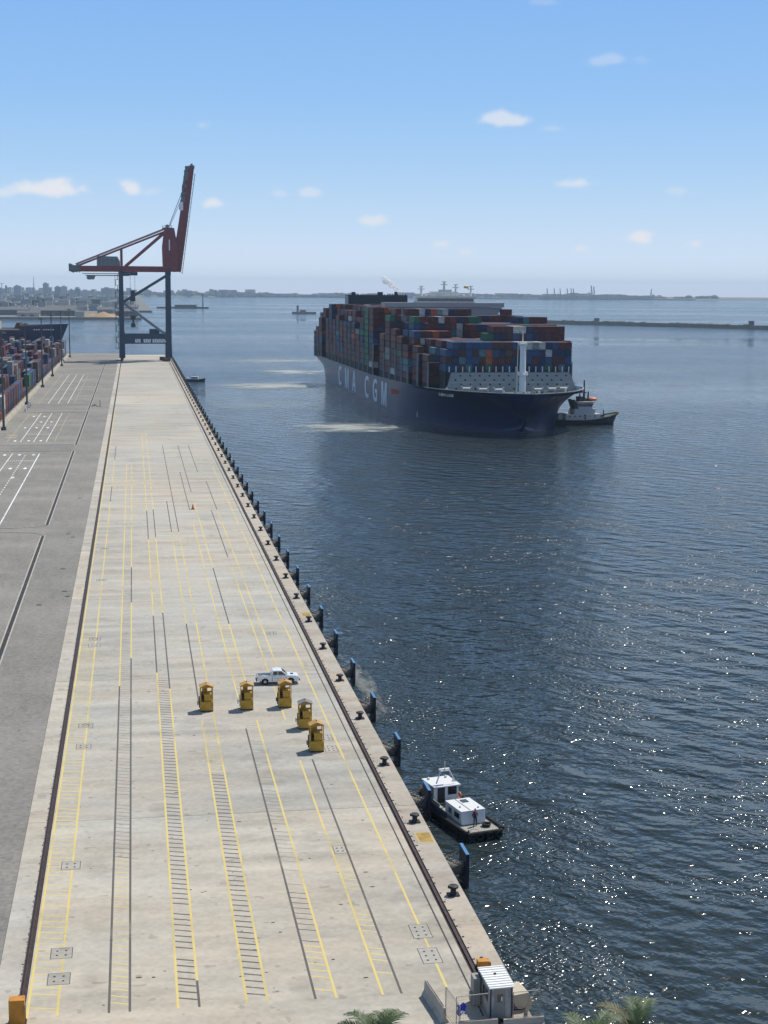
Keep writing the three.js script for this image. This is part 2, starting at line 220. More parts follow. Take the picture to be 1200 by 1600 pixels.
// ---------------------------------------------------------------- the quay
const QX = 25.15, QEND = -1118;
const quay = structure('quay_apron', 'long pale concrete quay apron with crane rails and painted lanes');
{
  new B().bx(-9.95, QX - .02, -9, -.16, -86, QEND).build('quay_wall', M.quayWall, quay);
  const rr = mulberry(5), pitch = 50.3; let z = -84.5, k = 0;
  const put = (x0, x1, z0, z1, m, top, name) => { const b = new B().bx(x0, x1, -.155, top, z0, z1); const uv = b.g[0].attributes.uv, ox = rr() * 58, oz = rr() * 58; for (let i = 0; i < uv.count; i++) uv.setXY(i, uv.getX(i) + ox, uv.getY(i) + oz); b.build(name, m, quay); };
  while (z > QEND) {
    const z1 = Math.max(QEND, z - pitch), g = .03, a = z - (k ? g : -1.5), b = z1 + g;
    put(-9.95, -8.3, a, b, M.slab[1 + k % 2], 0, 'kerb_slab');
    put(-7.78, 22.6, a, b, M.slab[(k * 3 + (rr() * 2 | 0)) % 4], 0, 'apron_slab');
    put(23.16, QX, a, b, M.edge, 0, 'cope_slab');
    z = z1; k++;
  }
  for (const [x, nm] of [[-8.06, 'a'], [22.86, 'b']]) {
    new B().bx(x - .26, x + .30, -.15, -.11, -86.5, QEND).build('rail_groove', M.tar, quay);
    new B().bx(x - .2, x + .2, -.108, -.06, -90, QEND).bx(x - .045, x + .045, -.06, .03, -90, QEND).bx(x - .075, x + .075, .03, .075, -90, QEND).build('crane_rail', M.rail, quay);
  }
  new B().bx(21.93, 22.05, .002, .012, -93, QEND).build('cable_slot', M.tar, quay);
  // rail clips: little steel fists either side of the seaward rail
  { const b = new B(); for (let zz = -96; zz > -300; zz -= 1.0 + rr() * 1.4) b.box(23.2 + rr() * .12, .02, zz, .1 + .12 * rr(), .05, .08 + .1 * rr()); const o = b.build('rail_clips', M.rail, quay); o.userData.kind = 'stuff'; }
  { const b = new B(); for (let zz = -98; zz > -300; zz -= .15 + rr() * 1.1) { const s = .03 + rr() * rr() * .2, d = .1 + rr() * .35; b.quad([-8.31, .004, zz], [-8.31, .004, zz - d], [-8.31 - s, .004, zz - d * (.3 + .6 * rr())], [-8.31 - s * .6, .004, zz - d * .1]); if (rr() > .6) { const q = 23.18 + rr() * .3; b.quad([q, .004, zz], [q + .05 + rr() * .16, .004, zz - .02], [q + .04 + rr() * .1, .004, zz - .06 - rr() * .1], [q, .004, zz - .05]); } } const o = b.build('grease_smears', M.tar, quay); o.userData.kind = 'stuff'; }
  // painted lanes: [x, [[z from, z to, paint], ...]]
  const Y = M.yellowPaint, D = M.greyPaint;
  const lines = [[-7.58, [[-97, -620, Y]]], [-5.65, [[-97, -345, Y], [-345, -372, D], [-372, -430, Y], [-430, -470, D]]],
    [-2.3, [[-97, -182, D], [-182, -420, Y]]], [-.94, [[-97, -196, D], [-196, -232, Y], [-232, -262, D], [-262, -420, Y]]],
    [2.22, [[-97, -188, Y], [-188, -222, D], [-222, -292, Y], [-292, -330, D], [-330, -520, Y]]], [3.62, [[-97, -101, D], [-101, -180, Y], [-180, -224, D], [-224, -294, Y], [-294, -332, D], [-332, -520, Y]]],
    [6.78, [[-97, -166, Y], [-172, -216, D], [-216, -300, Y], [-300, -345, D]]], [8.18, [[-97, -168, Y], [-172, -300, Y], [-300, -352, D], [-352, -470, D]]],
    [11.38, [[-97, -162, D], [-175, -310, Y], [-330, -400, D]]], [12.8, [[-97, -165, Y], [-175, -215, Y], [-215, -260, D], [-260, -340, Y], [-360, -470, D]]],
    [15.96, [[-97, -150, Y], [-165, -260, Y], [-270, -330, D], [-400, -470, D]]], [17.24, [[-97, -150, D], [-170, -330, Y], [-330, -380, D]]],
    [20.46, [[-97.5, -300, Y], [-310, -420, Y]]]];
  for (const [x, segs] of lines) for (const [z0, z1, m] of segs) new B().flat(x - .085, x + .085, z0, z1, .004).build('lane_line', m, quay);
  const hatch = (x0, x1, z0, z1, m, skip, w = .075) => { const b = new B(), hz = mulberry(x0 * 100 | 0); for (let zz = z0; zz > z1; zz -= 1.02) { if (hz() < skip) continue; b.quad([x0 + .09, .0045, zz - .42], [x1 - .09, .0045, zz], [x1 - .09, .0045, zz - 2 * w], [x0 + .09, .0045, zz - .42 - 2 * w]); } const o = b.build('lane_hatching', m, quay); o.userData.kind = 'stuff'; };
  hatch(-7.58, -5.65, -98, -210, Y, .12); hatch(-2.3, -.94, -98, -125, Y, .1); hatch(-2.3, -.94, -125, -262, D, .1, .04); hatch(2.22, 3.62, -98, -184, D, .02, .095);
  hatch(6.78, 8.18, -98, -146, D, .02, .095); hatch(6.78, 8.18, -146, -164, Y, .2); hatch(11.38, 12.8, -106, -116, D, .1, .06); hatch(11.38, 12.8, -98, -106, Y, .2); hatch(11.38, 12.8, -117, -163, D, .4, .03); hatch(15.96, 17.24, -98, -128, Y, .15); hatch(2.22, 3.62, -224, -290, Y, .3); hatch(11.38, 12.8, -176, -215, Y, .3);
  // bolted cover plates let into the slab
  const cover = (x0, x1, z0, z1, nx, nz) => {
    const p = new B().bx(x0 + .05, x1 - .05, 0.002, .007, z0 - .05, z1 + .05).build('cover_plate', M.plate, quay), f = new B();
    f.flat(x0, x1, z0, z0 - .05, .005).flat(x0, x1, z1 + .05, z1, .005).flat(x0, x0 + .05, z0 - .05, z1 + .05, .0055).flat(x1 - .05, x1, z0 - .05, z1 + .05, .0055); f.build('joint', M.tar, p);
    const c = new B(); for (let i = 0; i < nx; i++) for (let j = 0; j < nz; j++) c.cyl(V(x0 + (x1 - x0) * (i + .75) / (nx + .5), .007, z0 + (z1 - z0) * (j + .75) / (nz + .5)), V(x0 + (x1 - x0) * (i + .75) / (nx + .5), .03, z0 + (z1 - z0) * (j + .75) / (nz + .5)), .085, .085, 8); c.build('bolt_heads', M.tar, p);
  };
  for (const zz of [-101.7, -105.9, -123, -156.7, -164.6, -203, -206.8, -250, -281]) cover(-6.56, -5.0, zz, zz - 1.85, 2, 2);
  cover(19.55, 21.0, -101.3, -103.9, 2, 3); cover(19.65, 21.1, -105.6, -108.1, 2, 3); cover(16.1, 17.2, -123.5, -125.3, 2, 2); cover(18.9, 20.2, -152.2, -154.6, 2, 3); cover(18.9, 20.2, -156.2, -158.6, 2, 3); cover(17.6, 18.9, -207, -209.4, 2, 3);
  for (const [zz, y] of [[-125.2, 1], [-143.2, .0], [-151.5, 0], [-160, 0], [-176, 0], [-186, 0], [-193, 0], [-219, 1], [-228, 0]]) { const p = new B().bx(23.75, 24.95, .002, .009, zz, zz - 2.3).build('service_hatch', y ? M.yellowPlate : M.plate, quay, y ? 'yellow service hatch' : undefined); new B().flat(23.68, 25.02, zz + .07, zz, .004).flat(23.68, 25.02, zz - 2.3, zz - 2.37, .004).flat(23.68, 23.75, zz, zz - 2.3, .0045).flat(24.95, 25.02, zz, zz - 2.3, .0045).build('hatch_border', y ? M.yellowPaint : M.palePaint, p); }
  for (const [zz, w] of [[-120.5, 1.4], [-137, 1.1], [-141.5, 1.2], [-176.5, 1], [-181, 1.1], [-196, 1], [-206, 1], [-211, 1], [-240, 1], [-244, 1], [-262, 1], [-305, 1]]) new B().bx(-9.55, -8.75, .002, .008, zz, zz - w).build('service_hatch', M.plate, quay);
  // pits, drips and scraps
  { const b = new B(); for (let i = 0; i < 90; i++) { const x = -6 + rr() * 27, zz = -98 - rr() * rr() * 160, s = .03 + rr() * .09; b.add(new THREE.CircleGeometry(s, 7).rotateX(-Math.PI / 2), new THREE.Matrix4().makeScale(1 + rr() * 1.5, 1, 1).setPosition(x, .0035, zz)); } const o = b.build('oil_spots', M.tar, quay); o.userData.kind = 'stuff'; }
}
const yardGround = structure('asphalt_yard', 'grey asphalt roadway beside the quay with white lane lines');
{
  new B().bx(-9.98, -400, -4, -.012, 260, -1146).build('asphalt_sheet', M.asphalt, yardGround);
  const patch = (x0, x1, z0, z1) => new B().flat(x0, x1, z0, z1, -.0075).build('asphalt_patch', M.asphalt2, yardGround);
  patch(-17.2, -10, -84, -303); patch(-41, -18.2, -456, -474); patch(-41, -18.2, -600, -640); patch(-10, -17, -480, -585); patch(-60, -18.2, -302, -309);
  for (const [z0, z1] of [[-100, -298], [-312, -456], [-474, -606], [-612, -700], [-704, -1050]]) {
    const d = new B().flat(-18.02, -17.42, z0, z1, -.005).build('drain_channel', M.dark, yardGround);
    new B().bx(-18.2, -18.0, -.01, .012, z0, z1).bx(-17.44, -17.24, -.01, .012, z0, z1).build('channel_edge', M.slab[3], d);
    const g = new B(); for (let z = z0; z > z1; z -= 24 + (z * 7 % 9)) g.bx(-18, -17.44, -.003, .01, z, z - .9); g.build('channel_grate', M.tar, d);
  }
  const tarLine = (pts) => new B().tube(pts.map(([x, z]) => V(x, -.02, z)), .06, 40, 4).build('tar_joint', M.tar, yardGround);
  tarLine([[-17.7, -298.5], [-19.5, -301.5], [-23, -302.6], [-40, -302.8], [-70, -302.8]]); tarLine([[-17.7, -311.5], [-19.5, -309.4], [-23, -308.4], [-40, -308.2], [-70, -308.2]]);
  for (const z of [-455.5, -474.5, -599, -641]) tarLine([[-18.3, z], [-30, z + .3], [-48, z]]);
  const W = M.whitePaint, ln = (x, z0, z1, m = W, w = .1) => new B().flat(x - w, x + w, z0, z1, -.004).build('lane_line', m, yardGround);
  for (const [z0, z1] of [[-484, -596], [-645, -860]]) { ln(-38.9, z0, z1, M.palePaint); ln(-34.9, z0, z1); ln(-30.9, z0, z1); ln(-27.1, z0, z1, W); ln(-24.6, z0, z1, M.palePaint); }
  ln(-34.7, -405, -450); ln(-27.1, -312, -450, W, .13); ln(-27.1, -210, -300, W, .13); ln(-34.7, -312, -404);
  for (let z = -330; z > -446; z -= 4.2) new B().flat(-30.95, -30.7, z, z - 1.8, -.004).build('lane_dash', W, yardGround);
  for (let z = -490; z > -590; z -= 9) new B().flat(-28.95, -28.8, z, z - 4, -.004).build('lane_dash', M.palePaint, yardGround);
  // arrow-shaped lane markers
  const arrow = (x, z) => new B().quad([x - .45, -.004, z], [x + .1, -.004, z + 1.6], [x + .65, -.004, z], [x + .1, -.004, z - 2.6]).build('lane_arrow', W, yardGround);
  for (const [x, z] of [[-36.7, -446], [-32.6, -446], [-28.7, -446], [-36.7, -412], [-32.6, -412], [-28.8, -412], [-30.5, -392], [-36.8, -487], [-32.7, -487], [-29, -487], [-36.8, -533], [-33, -533], [-29.3, -533], [-32.8, -556], [-29.2, -556], [-36.8, -580], [-33, -580]]) arrow(x, z);
  for (const [z] of [[-430], [-509]]) { for (let x = -35; x < -27.4; x += .55) new B().flat(x, x + .22, z, z - 1.1, -.004).build('stop_dash', W, yardGround); }
  for (const [x0, x1, z] of [[-40.5, -37, -497], [-40.5, -37.2, -505], [-38, -35.2, -585], [-27, -20, -810]]) new B().flat(x0, x1, z, z - 2.2, -.004).build('painted_bar', M.palePaint, yardGround);
  const cr = mulberry(71);
  for (const [x, z] of [[-12.4, -262], [-13.1, -300], [-14.6, -232], [-12.6, -352], [-12, -296], [-11.3, -242], [-10.7, -238]]) new B().cyl(V(x, -.02, z), V(x, .008, z), .45, .45, 14).build('manhole_cover', M.tar, yardGround);
}
// made ground nearer than the quay, below the frame, with a rock edge that shows beside the booth
const ground = structure('near_ground', 'sandy made ground at the landward end of the quay');
new B().bx(-9.95, 26.4, -5, -.03, -82.9, 120).build('ground_sheet', M.land, ground);
{
  const r = mulberry(15), b = new B();
  for (let i = 0; i < 60; i++) { const g = new THREE.IcosahedronGeometry(.35 + r() * .5, 1), p = g.attributes.position, s = r() * 100; for (let k = 0; k < p.count; k++) { const n = 1 + .3 * Math.sin(p.getX(k) * 7 + s) * Math.cos(p.getZ(k) * 6 + s * 2 + p.getY(k) * 5); p.setXYZ(k, p.getX(k) * n, p.getY(k) * n * .7, p.getZ(k) * n); } g.computeVertexNormals(); const t = r(); b.add(g, new THREE.Matrix4().makeRotationY(r() * 6).setPosition(25.6 + t * 3.2 + (r() - .5) * .6, -.55 - t * 2.2 + r() * .3, -93.6 + r() * 13)); }
  const o = b.build('riprap', M.rock); tag(o, 'pale rocks tipped along the water edge by the booth', 'rocks', null, 'stuff');
}

// ---------------------------------------------------------------- quay furniture
{
  const mk = (label) => {
    const t = thing('mooring_bollard', label, 'bollard', [0, 0, 0], 0, 'bollards along the quay edge');
    new B().rbox(0, .06, 0, .95, .12, .8, .04).build('base_plate', M.bollard, t);
    new B().lathe([[.3, .1], [.24, .2], [.22, .45], [.27, .55], [.4, .62], [.42, .72], [.36, .8], [0, .83]], 0, 0, 0, 18).cyl(V(0, .66, 0), V(-.42, .74, .1), .16, .13, 10).build('head', M.bollard, t);
    return t;
  };
  const src = mk('black mooring bollard on the quay edge, first from the guard booth'); src.position.set(24.2, 0, -113.3); let n = 1;
  for (let z = -113.3 - 16.95; z > -1100; z -= 16.95) { n++; placeCopy(src, [24.2, 0, z], 0, `black mooring bollard on the quay edge, ${ord(n)} from the guard booth`); }
}
{
  const t = thing('quay_fender', 'blue quay fender panel, first from the guard booth', 'fender', [QX, 0, -123.3], 0, 'fender panels along the quay wall');
  new B().prism([[1.95, -.12], [2.25, -.12], [2.25, -4.2], [1.75, -4.6], [1.7, -4.3], [1.95, -4.0]], 2.7, new THREE.Matrix4(), .03).build('panel', M.fender, t);
  new B().rbox(2.1, -.09, 0, .3, .06, 2.74, .02).build('panel_edge', M.fenderEdge, t, 'light blue top edge');
  new B().add(new THREE.LatheGeometry([[.95, 0], [.9, .25], [.62, .8], [.55, 1.6], [.7, 1.95], [0, 1.95]].map((p) => new THREE.Vector2(...p)), 18), new THREE.Matrix4().makeRotationZ(-Math.PI / 2).setPosition(0, -1.75, 0)).build('rubber_cone', M.cone, t);
  for (const s of [-1, 1]) { const c = new B(); for (let i = 0; i < 12; i++) { const a = i / 12, p = V(.05 + 1.9 * a, -.5 - .55 * Math.sin(a * Math.PI) - a * .1, s * (1.3 - a * .2)); c.add(new THREE.TorusGeometry(.1, .03, 5, 8), new THREE.Matrix4().makeRotationX(i % 2 ? 1.2 : -.4).setPosition(p.x, p.y, p.z)); } c.build('chain', M.chain, t); }
  { const c = new B(); for (let i = 0; i < 11; i++) { const a = i / 11; c.add(new THREE.TorusGeometry(.13, .045, 5, 8), new THREE.Matrix4().makeRotationX(i % 2 ? 1.2 : -.4).setPosition(.05 + 1.9 * a, -.35 - a * .9 , .9)); } c.build('chain', M.chain, t); }
  let n = 1; for (let z = -123.3 - 17.02; z > -1105; z -= 17.02) { n++; placeCopy(t, [QX, 0, z], 0, `blue quay fender panel, ${ord(n)} from the guard booth`); }
}
// yellow gabled lashing cages
{
  const cage = (pos, label, grey, turn) => {
    const t = thing('lashing_cage', label, 'cage', pos, turn, 'yellow steel lashing cages'); t.scale.set(1.1, 1.03, 1.05);
    new B().rbox(0, .62, .0, 1.3, 1.0, 1.25, .03).build('base_box', M.cageYellow, t);
    new B().bx(-.65, -.45, 0, .14, -.62, .62).bx(.45, .65, 0, .14, -.62, .62).build('skids', M.blackPlastic, t);
    for (const [x, z] of [[-.6, -.58], [.6, -.58], [-.6, .42], [.6, .42]]) new B().bx(x - .04, x + .04, 1.1, 2.78, z - .04, z + .04).build('post', M.cageYellow, t);
    new B().rbox(.13, 1.52, .12, .78, .82, .7, .03).build('locker', M.cageYellow, t);
    new B().bx(-.56, .56, 1.1, 2.02, -.6, -.57).bx(-.56, .56, 2.5, 2.72, -.6, -.57).bx(-.4, .12, 2.02, 2.5, -.6, -.57).build('back_panel', M.cageYellow, t);
    new B().bx(-.56, .56, 2.62, 2.72, .4, .43).bx(.02, .1, 1.9, 2.62, -.1, -.06).build('front_panel', M.cageYellow, t);
    new B().bx(-.63, -.61, 1.1, 1.85, -.58, .4).build('side_panel', M.cageYellow, t);
    new B().bar(V(-.72, 2.73, 0), V(0, 3.05, 0), 1.3, .035).bar(V(.72, 2.73, 0), V(0, 3.05, 0), 1.3, .035).build('roof', grey ? M.cageGreyRoof : M.cageRoof, t, grey ? 'grey weathered roof' : undefined);
    new B().prism([[-.62, 2.72], [.62, 2.72], [0, 3.0]], .03, new THREE.Matrix4().setPosition(0, 0, .44)).build('gable', M.cageYellow, t);
    new B().sphere(0, 3.09, 0, .06).cyl(V(0, 3, 0), V(0, 3.1, 0), .025).build('lifting_eye', M.blackPlastic, t);
    new B().bar(V(-.68, 1.0, .3), V(-.9, .98, .3), .06).bx(-.95, -.88, .75, 1.15, .1, .5).bx(-.74, -.66, .2, 1.5, -.5, -.42).build('side_bracket', M.blackPlastic, t);
    new B().bx(-.45, -.1, 1.12, 1.6, -.35, .1).cyl(V(-.35, 1.3, .2), V(-.35, 1.3, .36), .13, .13, 10).build('winch', M.blackPlastic, t);
    return t;
  };
  cage([7.5, 0, -169.9], 'yellow gabled steel cage standing leftmost, farthest from the quay edge', false, .03);
  cage([12.05, 0, -169.9], 'yellow gabled steel cage second from left, left of the pickup', false, -.04);
  cage([16.4, 0, -170.3], 'yellow gabled steel cage in front of the white pickup', false, .05);
  cage([17.75, 0, -161.4], 'yellow cage with grey roof, just behind the nearest cage', true, -.02);
  cage([18.0, 0, -153.0], 'yellow gabled steel cage nearest the camera, by the quay edge', false, .02);
}
// white double-cab pickup, side-on
{
  const t = thing('pickup_truck', 'white double-cab pickup truck parked across the painted lanes', 'pickup truck', [16.6, 0, -181.0], R(-7.5 + 7));
  const arch = (s, x, r) => s.absarc(x, .40, r, Math.PI, 0, true);
  const side = (f) => { const s = new THREE.Shape(); f(s); return s; };
  const ext = (s, w, bev) => { const g = new THREE.ExtrudeGeometry(s, { depth: w - 2 * bev, bevelEnabled: true, bevelSize: bev, bevelThickness: bev, bevelSegments: 3, bevelOffset: -bev, curveSegments: 14 }); g.translate(0, 0, -w / 2 + bev); return g; };
  const body = side((s) => { s.moveTo(-.72, .42); s.lineTo(1.06, .42); arch(s, 1.5, .44); s.lineTo(2.46, .45); s.lineTo(2.54, .62); s.lineTo(2.52, .88); s.quadraticCurveTo(2.4, 1.04, 2.0, 1.09); s.lineTo(1.05, 1.16); s.lineTo(-.72, 1.16); });
  const b = new B().add(ext(body, 1.76, .05)).build('body', M.whiteGloss, t);
  const cab = side((s) => { s.moveTo(-.76, 1.1); s.lineTo(1.12, 1.12); s.quadraticCurveTo(.75, 1.5, .42, 1.70); s.quadraticCurveTo(.2, 1.76, -.1, 1.76); s.lineTo(-.6, 1.74); s.quadraticCurveTo(-.72, 1.7, -.76, 1.5); });
  new B().add(ext(cab, 1.6, .09)).build('cab', M.whiteGloss, t);
  for (const s of [-1, 1]) {
    for (const [nm, pts] of [['rear_window', [[-.66, 1.2], [-.1, 1.2], [-.1, 1.62], [-.6, 1.62]]], ['front_window', [[-.02, 1.2], [.82, 1.2], [.42, 1.58], [.34, 1.62], [-.02, 1.62]]]]) new B().prism(pts, .02, new THREE.Matrix4().setPosition(0, 0, s * .8)).build(nm, M.glass, t);
    const mr = new B().rbox(.78, 1.22, s * .98, .1, .16, .18, .03).build('mirror', M.blackPlastic, t);
    for (const x of [-.5, .22]) new B().bx(x, x + .16, 1.02, 1.06, s * .875, s * .895).build('door_handle', M.blackPlastic, t);
    new B().bx(-.06, -.045, .5, 1.14, s * .878, s * .884).bx(.92, .935, .5, 1.12, s * .878, s * .884).build('door_gap', M.blackPlastic, t);
    new B().rbox(2.42, .86, s * .68, .24, .18, .3, .05).build('headlight', M.lampClear, t); new B().rbox(-2.53, .92, s * .78, .08, .34, .16, .02).build('tail_light', M.lampRed, t);
    new B().bx(-.7, .95, .78, .80, s * .879, s * .886).build('side_stripe', M.lampRed, t);
  }
  new B().quad([1.10, 1.14, .7], [1.10, 1.14, -.7], [.47, 1.68, -.62], [.47, 1.68, .62]).build('windscreen', M.glass, t).position.set(.035, .02, 0);
  new B().bx(1.5, 1.85, 1.135, 1.175, -.22, .22).build('hood_scoop', M.blackPlastic, t);
  const bedSide = side((s) => { s.moveTo(-2.52, .5); s.lineTo(-2.05, .5); arch(s, -1.6, .44); s.lineTo(-.78, .44); s.lineTo(-.78, 1.14); s.lineTo(-2.52, 1.14); });
  for (const s of [-1, 1]) { const g = ext(bedSide, .1, .02); g.translate(0, 0, s * .82); new B().add(g).build('bed_side', M.whiteGloss, t); }
  new B().bx(-2.5, -.78, .62, .68, -.78, .78).build('bed_floor', M.blackPlastic, t); new B().rbox(-2.5, .86, 0, .07, .52, 1.56, .02).build('tailgate', M.whiteGloss, t);
  new B().bar(V(-.85, 1.14, -.75), V(-.85, 1.62, -.68), .05).bar(V(-.85, 1.14, .75), V(-.85, 1.62, .68), .05).bar(V(-.85, 1.62, -.68), V(-.85, 1.62, .68), .05).build('roll_bar', M.whiteGloss, t);
  new B().rbox(2.55, .52, 0, .16, .2, 1.66, .05).build('front_bumper', M.blackPlastic, t); new B().rbox(-2.6, .5, 0, .14, .16, 1.5, .04).build('rear_bumper', M.blackPlastic, t); new B().bx(2.52, 2.56, .66, .84, -.5, .5).build('grille', M.blackPlastic, t);
  new B().bx(-2.3, 2.3, .34, .5, -.5, .5).build('chassis', M.blackPlastic, t);
  for (const [x, s] of [[-1.6, -1], [-1.6, 1], [1.5, -1], [1.5, 1]]) { const w = new B().add(new THREE.TorusGeometry(.27, .115, 10, 22), new THREE.Matrix4().makeScale(1, 1, 1.1).setPosition(x, .385, s * .78)).build('wheel', M.tyre, t); new B().cyl(V(x, .385, s * .7), V(x, .385, s * .86), .2, .18, 16).build('rim', M.rim, w); }
}
{
  const t = thing('traffic_cone', 'lone small orange traffic cone far out on the apron', 'traffic cone', [12.1, 0, -331]);
  new B().rbox(0, .05, 0, .75, .1, .75, .03).build('base', M.blackPlastic, t); new B().lathe([[.3, .1], [.06, 1.15], [0, 1.17]], 0, 0, 0, 14).build('body', M.coneOrange, t);
}
// rail end stops
for (const [x, z, label, w, h, d] of [[-8.12, -96.35, 'orange crane rail stop block at the near end of the landward rail', 1.0, 1.75, .75], [23.62, -100.2, 'orange crane rail stop behind the booth on the seaward rail', .85, .55, .6]]) {
  const t = thing('rail_stop', label, 'rail stop', [x, 0, z], 0, 'crane rail end stops');
  new B().rbox(0, h / 2, 0, w, h, d, .03).build('block', M.orange, t); new B().bx(-w / 2 - .08, w / 2 + .08, .002, .06, -d / 2 - .15, d / 2 + .1).build('base_plate', M.rail, t);
  new B().cyl(V(0, h * .7, -d / 2), V(0, h * .7, -d / 2 - .3), .14, .14, 12).build('buffer', M.rubber, t);
  new B().bx(w / 2 + .02, w / 2 + .07, 0, h * .8, d / 2 - .1, d / 2).build('bracket', M.rail, t);
}
// guard booth with its clutter
{
  const t = thing('guard_booth', 'small grey guard booth with blue corner trim and white ribbed roof', 'booth', [22.98, 0, -93.75], R(3));
  const w = .72, d = 1.3, h = 2.2;
  new B().bx(-w, w, .05, h, -d, -d + .06).bx(-w, -w + .06, .05, h, -d + .06, d).bx(w - .06, w, .05, h, -d + .06, d).bx(-w + .06, -.5, .05, h, d - .06, d).bx(.3, w - .06, .05, h, d - .06, d).bx(-.5, .3, 2.0, h, d - .06, d).build('wall', M.boothWall, t);
  const dr = new B().bx(-.5, .3, .05, 1.15, d - .05, d - .01).bx(-.5, -.28, 1.15, 2.0, d - .05, d - .01).bx(.12, .3, 1.15, 2.0, d - .05, d - .01).bx(-.28, .12, 1.72, 2.0, d - .05, d - .01).build('door', M.boothGrey, t);
  new B().bx(-.28, .12, 1.15, 1.72, d - .035, d - .025).build('door_pane', M.glass, dr); new B().bx(.2, .26, .98, 1.04, d - .01, d + .05).build('handle', M.pipe, dr); new B().bx(.0, .1, 1.2, 1.5, d - .024, d - .018).build('notice', M.white, dr);
  const wn = new B().bx(-w - .015, -w - .003, 1.0, 1.75, -.5, .7).build('window', M.glass, t); new B().bx(-w - .03, -w - .002, .94, 1.0, -.56, .76).bx(-w - .03, -w - .002, 1.75, 1.81, -.56, .76).bx(-w - .03, -w - .002, 1.0, 1.75, .08, .13).build('frame', M.boothGrey, wn);
  for (const [x, z] of [[-w, d], [w, d], [-w, -d], [w, -d]]) new B().bx(x - .045, x + .045, 0, h + .02, z - .035, z + .055).build('corner_trim', M.boothBlue, t);
  new B().bx(-w + .05, w - .05, h - .02, h + .05, d + .003, d + .05).build('fascia', M.boothBlue, t);
  const roof = new B().add(new THREE.BoxGeometry(1.72, .06, 3.0), new THREE.Matrix4().makeRotationX(.04).setPosition(0, h + .1, .03)).build('roof', M.boothRoof, t);
  const rb = new B(); for (let i = 0; i < 9; i++) rb.add(new THREE.BoxGeometry(1.73, .06, .1), new THREE.Matrix4().makeRotationX(.04).setPosition(0, h + .155 - (i - 4) * .0128, -1.32 + i * .33)); rb.build('roof_rib', M.boothRoof, roof);
  new B().bx(-.06, .1, h + .17, h + .24, -.35, -.25).build('roof_vent', M.blackPlastic, roof);
  new B().bx(-w - .05, w + .05, 0, .05, -d - .05, d + .05).build('floor_base', M.boothGrey, t);
  const cab = thing('utility_cabinet', 'tall grey utility cabinet against the left side of the booth', 'cabinet', [21.86, 0, -94.85]);
  new B().rbox(0, 1.0, 0, .46, 1.9, .95, .03).build('case', M.boothGrey, cab); new B().rbox(-.3, .55, .1, .22, .6, .5, .05).build('side_box', M.boothGrey, cab); new B().bx(-.2, .2, .02, .06, -.4, .4).build('plinth', M.blackPlastic, cab);
  const bar = (pos, turn, L, label, k = 1) => { const o = thing('concrete_barrier', label, 'barrier', pos, turn, 'concrete barriers round the booth'); new B().prism([[-.28, 0], [.28, 0], [.28, .12], [.13, .35], [.08, 1.05], [-.08, 1.05], [-.13, .35], [-.28, .12]], L, new THREE.Matrix4(), .02).build('barrier_body', M.concObj, o); new B().bx(-.03, .03, 1.05, 1.06, -L / 2 + .3, L / 2 - .3).build('lifting_strip', M.rail, o); o.scale.y = k; };
  bar([19.05, 0, -94.5], R(6), 4.3, 'concrete barrier standing alone left of the booth, pointing at the camera'); bar([21.3, 0, -91.45], R(90), 2.6, 'concrete barrier lying across in front of the booth, left part', .5); bar([24.3, 0, -91.35], R(91), 2.7, 'concrete barrier lying across in front of the booth, water side', .5);
  const bin = thing('open_bin', 'tan open round-bottomed bin right of the booth', 'bin', [24.55, 0, -94.2], R(8));
  { const s = []; for (let i = 0; i <= 10; i++) { const a = Math.PI * (1 + i / 10); s.push([.5 * Math.cos(a), .62 + .5 * Math.sin(a)]); } const pts = [[-.5, 1.15], ...s, [.5, 1.15], [.46, 1.15], ...s.slice().reverse().map(([x, y]) => [x * .9, .62 + (y - .62) * .9]), [-.46, 1.15]]; new B().prism(pts, 1.7, new THREE.Matrix4()).prism([[-.48, 1.12], ...s.map(([x, y]) => [x * .96, y]), [.48, 1.12]], .04, new THREE.Matrix4().setPosition(0, 0, .8)).prism([[-.48, 1.12], ...s.map(([x, y]) => [x * .96, y]), [.48, 1.12]], .04, new THREE.Matrix4().setPosition(0, 0, -.8)).build('tub', M.tan, bin); new B().bx(-.5, .5, 0, .14, -.7, -.6).bx(-.5, .5, 0, .14, .6, .7).build('stand', M.rail, bin); new B().bx(-.55, .55, 1.13, 1.18, -.86, .86).build('lid', M.tan, bin).rotation.z = .05; }
  const lean = (x, z, a, label) => { const o = thing('timber_board', label, 'board', [x, 0, z], R(20), 'boards leaning by the rocks'); new B().add(new THREE.BoxGeometry(.22, 1.4, .05), new THREE.Matrix4().makeRotationX(a).setPosition(0, .62, 0)).build('plank', M.tan, o); };
  lean(25.35 - .3, -93.0, .5, 'pale board leaning right of the bin, inner one'); lean(25.0, -92.6, .55, 'pale board leaning right of the bin, outer one');
